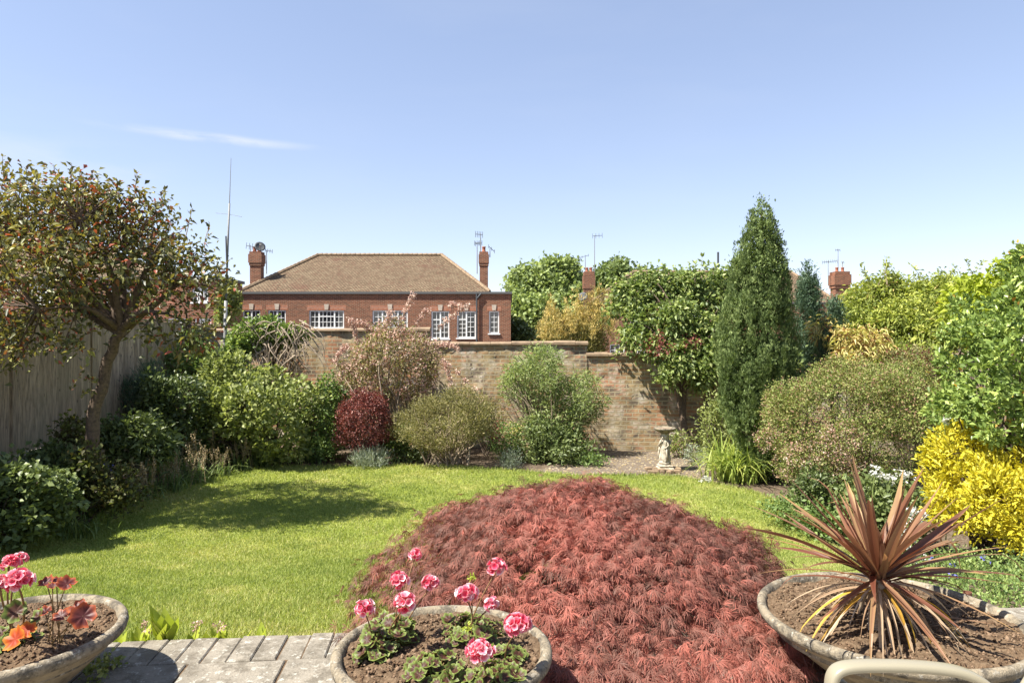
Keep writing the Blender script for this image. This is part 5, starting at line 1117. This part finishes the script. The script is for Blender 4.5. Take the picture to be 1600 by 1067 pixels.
def flowerhead(root, c, r, full=1.0):
    r = r*.88; c = np.array(c)+rng.normal(size=3)*.003
    """ball of florets, each with five cupped petals"""
    P_, D_, N_, L_, W_ = [], [], [], [], []
    nf = int(30*full)
    for k in range(nf):
        z = 1-(k+.5)/nf*1.5; a = k*2.39996+rng.normal()*.15; q = math.sqrt(max(0, 1-z*z)); d = np.array([math.cos(a)*q, math.sin(a)*q, z])+rng.normal(size=3)*.16; d /= np.linalg.norm(d); fc = c+d*r*rng.uniform(.45, .95)*np.array([1.1, 1, .92])
        u = np.cross(d, [.2, .3, .9]); u /= np.linalg.norm(u); v = np.cross(d, u); pr = r*rng.uniform(.40, .66); a0 = rng.uniform(0, 6)
        for j in range(5):
            th = a0+j*1.2566; pd = (u*math.cos(th)+v*math.sin(th))*.85+d*.55
            P_.append(fc); D_.append(pd); N_.append(d-.5*(u*math.cos(th)+v*math.sin(th))); L_.append(pr); W_.append(pr*.95)
    P_, D_, N_, L_, W_ = map(np.array, (P_, D_, N_, L_, W_)); D_ = unit(D_); B = unit(np.cross(D_, N_)); N2 = np.cross(B, D_); m = len(P_); L1 = L_[:, None]; W1 = W_[:, None]
    V = np.stack([P_, P_+D_*L1*.5-B*W1*.42+N2*W1*.12, P_+D_*L1*.5, P_+D_*L1*.5+B*W1*.42+N2*W1*.12, P_+D_*L1*.9-B*W1*.34+N2*W1*.2, P_+D_*L1+N2*W1*.06, P_+D_*L1*.9+B*W1*.34+N2*W1*.2], 1)
    i = np.arange(m)*7; T = np.concatenate([np.stack([i+p, i+q, i+s], 1) for p, q, s in ((0, 2, 1), (0, 3, 2), (1, 2, 4), (2, 5, 4), (2, 3, 6), (2, 6, 5))])
    base = np.repeat(rng.uniform(-.2, .35, m//5), 5)[:, None]+rng.uniform(-.1, .1, m)[:, None]; tn = np.clip(np.array([0, .45, .15, .45, .85, .75, .85])[None]*1.0+base, 0, 1)
    mesh('flower_head', V.reshape(-1, 3), T, M['petal'], root, tone=tn.ravel(), smooth=False)
def geranium(label, base, heads, leaves, mat='ger_leaf', stalkr=.0028):
    root = empty('geranium', base, label, 'geranium')
    mb = MB()
    for (c, r, full) in heads:
        flowerhead(root, c, r, full); mb.tube(bez(base+rng.normal(size=3)*[.02, .02, 0], c-[0, 0, r*.4], (rng.normal()*.03, rng.normal()*.02, .02), 8), stalkr, 6, tone=.6)
    lm = MB()
    for (c, n, r) in leaves:
        disc_leaf(lm, np.array(c), n, r); mb.tube(bez(base+rng.normal(size=3)*[.015, .015, 0], np.array(c), (0, 0, .02), 5), .0022, 5, tone=.3)
    mb.build('stalk', M['stalk'], root, smooth=True)
    lm.build('leaves', M[mat], root, smooth=True)
    return root
def leafset(base, n, spread, h, r=(.016, .03)):
    out = []
    for _ in range(n):
        a = rng.uniform(0, 6.28); q = spread*rng.random()**.5; c = base+[math.cos(a)*q, math.sin(a)*q*.9, rng.uniform(.02, h)*(1-.4*q/spread)]
        out.append((c, (math.cos(a)*.45+rng.normal()*.3, math.sin(a)*.45-.25+rng.normal()*.3, 1), rng.uniform(*r)))
    return out
zs = BM[2]
def hd(px, py, Y, r=.033, f=1): return (P(px, py, Y), r, f)
gs = [('geranium with four pink heads at the back left of the middle bowl', (610, 975, 2.74), [hd(622, 906, 2.72, .035), hd(673, 912, 2.78, .032), hd(648, 868, 2.86, .028, .7), hd(634, 941, 2.60, .043)], 30, .085, .11),
      ('geranium leaning over the left rim of the middle bowl with one pink head', (588, 1000, 2.62), [hd(569, 950, 2.58, .036)], 24, .065, .10),
      ('geranium with three pink heads at the back right of the middle bowl', (735, 980, 2.78), [hd(728, 929, 2.68, .038), hd(776, 886, 2.80, .037), hd(768, 944, 2.66, .030, .8)], 34, .105, .09),
      ('leafy geranium without open flowers at the centre front of the middle bowl', (680, 1030, 2.46), [], 32, .085, .08),
      ('geranium with one large bright pink head at the front right of the middle bowl', (770, 1045, 2.42), [hd(752, 1017, 2.30, .043, 1.3)], 30, .085, .06),
      ('geranium with one full pink head over the right rim of the middle bowl', (790, 1000, 2.60), [hd(808, 979, 2.44, .043, 1.3)], 12, .06, .05)]
for lab, (x, y, Y), heads, nl, sp, h in gs:
    b = P(x, y, Y); b[2] = zs-.01; geranium(lab, b, heads, leafset(b, int(nl*1.9), sp*1.2, h*1.2))
for (x, y, Y, lab) in [(732, 980, 2.55, 'tiny budding stalk near the centre of the middle bowl'), (736, 902, 2.72, 'tall yellow-green budding stalk at the back of the middle bowl')]:
    t_ = P(x, y, Y); b = t_.copy(); b[2] = zs; r_ = empty('flower_bud', b, lab, 'flower bud'); mb = MB(); mb.tube(bez(b, t_, (.01, 0, 0), 5), .002, 5); mb.build('stalk', M['stalk'], r_)
    foliage('buds', M['acid'], r_, [(t_[0], t_[1], t_[2], .012, .012, .010)], 40, .014, .006, per=4, spread=.003, cull=False)
zs = BL[2]
b = P(20, 985, 2.75); b[2] = zs-.01
lv = leafset(b, 16, .09, .09, (.02, .035))+[(P(25, 955, 2.66), (.2, -.9, .5), .042), (P(60, 962, 2.7), (-.4, -.7, .6), .03)]
geranium('tall pink geranium with dark leaves at the left of the left bowl', b, [hd(28, 873, 2.75, .030, .8), hd(14, 880, 2.70, .032), hd(28, 908, 2.62, .044, 1.3), hd(0, 912, 2.6, .036)], lv, 'ger_leaf', .004)
b = P(85, 975, 2.75); b[2] = zs-.01
geranium('flowerless geranium with big maroon leaves on a red stem in the left bowl', b, [], [(P(130, 962, 2.68), (.35, -.8, .5), .048), (P(122, 950, 2.72), (-.3, -.5, .9), .036), (P(104, 912, 2.75), (.3, -.35, .9), .036), (P(72, 909, 2.77), (-.1, -.5, .9), .030), (P(88, 906, 2.79), (0, -.2, 1), .022), (P(95, 962, 2.72), (0, -.5, .8), .03), (P(70, 955, 2.8), (.1, -.3, .8), .026), (P(82, 915, 2.74), (.1, -.3, .8), .02)], 'ger_dark', .005)
b = P(35, 1000, 2.6); b[2] = zs-.006; r_ = empty('fallen_leaf', b, 'bright orange fading geranium leaf lying on the soil of the left bowl', 'leaf')
mb = MB(); disc_leaf(mb, P(24, 998, 2.57), (-.3, -.8, .6), .045); disc_leaf(mb, P(42, 985, 2.62), (.2, -.6, .8), .035); mb.build('blade', M['orange_leaf'] if 0 else L('fading_leaf', [(.30, .035, .015), (.5, .09, .015), (.55, .22, .03)], .45, .4), r_, smooth=True)
# ---------------------------------------------------------------- cordyline
def blade(mb, b, az, el, ln, w, droop, tone, twist=0, segs=10):
    d0 = np.array([math.cos(az)*math.cos(el), math.sin(az)*math.cos(el), math.sin(el)]); V = []; tt = []; p = np.array(b, float); d = d0.copy(); lat = rng.normal()*.22; brk = rng.uniform(.55, .9) if rng.random() < .22 else 2
    for i in range(segs+1):
        t = i/segs; s = np.cross(d, [0, 0, 1.]); s = s/(np.linalg.norm(s)+1e-6); n = np.cross(s, d)
        if twist: s, n = s*math.cos(twist*t)+n*math.sin(twist*t), n*math.cos(twist*t)-s*math.sin(twist*t)
        wd = w*(.38+.62*math.sin(math.pi*min(1, t*1.15)**.75) if t < .87 else .8*(1-t)/.13*.62+.02)
        wd = w*max(.04, min(1, .35+2.2*t)*(1-t**2.6)); 
        V += [p-s*wd/2+n*wd*.16, p, p+s*wd/2+n*wd*.16]; g_ = .30*max(0, t-.75)/.25; tt += [tone+g_+.12*rng.random(), tone+g_-.12, tone+g_+.12*rng.random()]
        p = p+d*ln/segs; d = d+np.array([0, 0, -droop/segs])+s*lat/segs
        if t > brk: d[2] -= .5
        d /= np.linalg.norm(d)
    F_ = []
    for i in range(segs): a = i*3; F_ += [(a, a+1, a+4, a+3), (a+1, a+2, a+5, a+4)]
    if t > 0: pass
    mb.add(V, F_, np.clip(tt, 0, 1))
def cordyline():
    zs = BR[2]; Yc = 2.86; base = P(1366, 1010, Yc); base[2] = zs-.02; cr = P(1372, 905, Yc)
    root = empty('cordyline', base, 'spiky bronze-red cordyline fanning out above the wide stone bowl', 'plant')
    mb = MB(); pts = bez(base, cr, (-.01, 0, 0), 12); mb.tube(pts, [.034, .026, .024, .023, .024, .023, .024, .024, .026, .028, .03, .02], 14); 
    for k in range(9): mb.tube([pts[1+k]*1.0, pts[1+k]+[0, 0, .004]], .0275, 14)
    mb.build('stem', M['pale_bark'], root, smooth=True)
    mb = MB(); s = 2.86/F
    tips = [(1330, 733, .1), (1354, 738, -.1), (1242, 757, .0), (1421, 752, .1), (1430, 745, .0), (1480, 770, .1), (1228, 795, .1), (1186, 799, -.05), (1170, 828, .1), (1200, 853, .05), (1186, 888, -.2), (1523, 784, .1), (1546, 811, .2), (1510, 825, .15), (1598, 865, .1), (1600, 898, .2), (1572, 860, -.1), (1562, 915, -.3),
            (1318, 770, .35), (1400, 772, .3), (1375, 800, .4), (1345, 790, -.3), (1405, 790, -.35), (1465, 818, -.35), (1290, 790, -.3), (1300, 800, .4), (1262, 800, .35), (1440, 790, .4), (1380, 815, .1), (1255, 815, -.4), (1500, 855, -.45), (1360, 830, -.2), (1370, 845, -.12), (1395, 872, -.25), (1235, 840, .4), (1530, 845, .5), (1232, 870, -.35), (1548, 880, .45), (1476, 800, .5), (1250, 890, -.4)]
    for (x, y, dy) in tips:
        t = P(x, y, Yc+dy); v = t-cr; ln = np.linalg.norm(v)*(1.12 if y < 800 else 1.06); dr = .38 if y > 790 else .12; az = math.atan2(v[1], v[0]); el = math.asin(np.clip(v[2]/np.linalg.norm(v), -1, 1))+dr*.42
        up_ = el > .9
        blade(mb, cr+rng.normal(size=3)*.008, az, min(el, 1.5), ln, rng.uniform(.038, .050) if y < 830 else rng.uniform(.026, .036), dr, rng.uniform(.3, .85), twist=rng.normal()*.5)
    for k in range(46):
        az = rng.uniform(0, 6.283); el = rng.uniform(-.15, 1.35); blade(mb, cr+rng.normal(size=3)*.01, az, el, rng.uniform(.34, .52), rng.uniform(.02, .034), .5 if el < .5 else .2, rng.uniform(.1, .85), twist=rng.normal()*.5)
    for k in range(16): blade(mb, cr+[0, 0, .01], rng.uniform(0, 6.283), rng.uniform(.8, 1.5), rng.uniform(.10, .24), .028, .1, rng.uniform(-.1, .2))
    mb.build('leaves', M['cordy'], root)
    mb = MB()
    for (az, dr, ln) in [(R(-80), 2.6, .30), (R(-50), 2.3, .33), (R(-62), 2.8, .28), (R(-20), 1.5, .42), (R(-10), 1.3, .46), (R(-150), 1.4, .40), (R(-165), 1.2, .45), (R(-35), 1.6, .50), (R(185), 1.0, .42)]:
        blade(mb, cr-[0, 0, .03], az, -.05, ln, .020, dr, rng.random())
    mb.build('yellow_leaves', M['old_yellow'], root)
    mb = MB()
    for k in range(60):
        blade(mb, cr-[0, 0, .035], rng.uniform(0, 6.283), rng.uniform(-.6, .3), rng.uniform(.28, .52), rng.uniform(.007, .015), rng.uniform(1.0, 2.9), rng.random(), twist=rng.normal()*1.5)
    mb.build('dead_leaves', M['dead_leaf'], root)
cordyline()
mb = MB()
for k in range(9):
    a = rng.uniform(0, 6.28); c = np.array([BR[1][0]+rng.uniform(-.35, .3), BR[1][1]+rng.uniform(-.3, .1), BR[2]+.012]); d = np.array([math.cos(a), math.sin(a)*.5, .05])*rng.uniform(.08, .2); 
    w = np.cross(d, [0, 0, 1]); w = w/np.linalg.norm(w)*.006; mb.add([c-d, c+w+[0, 0, .006], c+d, c-w+[0, 0, .003]], [(0, 1, 2), (0, 2, 3)], rng.random())
o = mb.build('dry_leaf_litter', M['dead_leaf'], kind='stuff'); tagm(o, 'dry straw-coloured leaf scraps lying on the soil of the wide bowl', 'litter')
# ---------------------------------------------------------------- garden chair, bottom right
def chair():
    root = empty('garden_chair', (1.1, 1.5, PT), 'beige metal garden chair, only its curved armrest in view at the bottom right', 'chair')
    zA = CZ-(1040-533.5)/F*1.79
    for yy in (1.79, 1.27):
        mb = MB()
        def X(px): return (px-800)/F*1.79
        path = [(X(1300)+.02, yy, PT+.0), (X(1300)+.005, yy, PT+.3), (X(1298), yy, zA-.075), (X(1299), yy, zA-.035), (X(1306), yy, zA-.012), (X(1322), yy, zA-.002), (X(1350), yy, zA+.001), (X(1400), yy, zA+.001), (X(1450), yy, zA-.003), (X(1495), yy, zA-.012), (X(1525), yy, zA-.030), (X(1550), yy, zA-.062), (X(1575), yy, zA-.10)]
        pts = np.array(path); t = np.linspace(0, len(pts)-1, 48); pp = np.stack([np.interp(t, np.arange(len(pts)), pts[:, k]) for k in range(3)], 1)
        for _ in range(3): pp[1:-1] = (pp[:-2]+2*pp[1:-1]+pp[2:])/4
        # flat oval section, wide across, thin along the bend
        T = np.gradient(pp, axis=0); T /= np.linalg.norm(T, axis=1)[:, None]; S = 16; V = []
        for i in range(len(pp)):
            n = np.cross([0, 1., 0], T[i])
            for k in range(S): th = 2*math.pi*k/S; cc, ss = math.cos(th), math.sin(th); V.append(pp[i]+np.array([0, 1, 0])*.024*np.sign(cc)*abs(cc)**.55+n*.0125*np.sign(ss)*abs(ss)**.8)
        mb.add(V, [(i*S+k, i*S+(k+1) % S, (i+1)*S+(k+1) % S, (i+1)*S+k) for i in range(len(pp)-1) for k in range(S)]+[tuple(range(S))[::-1], tuple((len(pp)-1)*S+k for k in range(S))])
        mb.build('armrest', M['beige'], root, smooth=True)
        mb = MB(); c = np.array([X(1318), yy, zA-.05]); mb.tube([c+[0, -.022, 0], c+[0, .022, 0]], .012, 12); mb.tube([c+[.0, 0, 0], c+[.06, 0, -.05], c+[.4, 0, -.28]], .010, 8); mb.build('bracket', M['beige'], root, smooth=True)
        mb = MB(); mb.tube([(1.28, yy, PT+.38), (1.42, yy, PT+.2), (1.52, yy, PT)], .013, 10); mb.build('leg', M['beige'], root, smooth=True)
        mb = MB(); mb.tube([(1.24, yy, PT+.42), (1.36, yy, PT+.62), (1.62, yy, PT+.96)], .013, 10); mb.build('back_frame', M['beige'], root, smooth=True)
    mb = MB(); mb.box(.84, 1.26, 1.28, 1.78, PT+.40, PT+.425, .5, .008); mb.build('seat', M['mesh_fabric'], root)
    mb = MB(); V = [(1.25, 1.285, PT+.44), (1.25, 1.775, PT+.44), (1.61, 1.775, PT+.955), (1.61, 1.285, PT+.955)]; V += [(x+.012, y, z-.008) for x, y, z in V]; mb.add(V, [(0, 1, 2, 3), (7, 6, 5, 4), (0, 4, 5, 1), (1, 5, 6, 2), (2, 6, 7, 3), (3, 7, 4, 0)]); mb.build('backrest', M['mesh_fabric'], root)
chair()
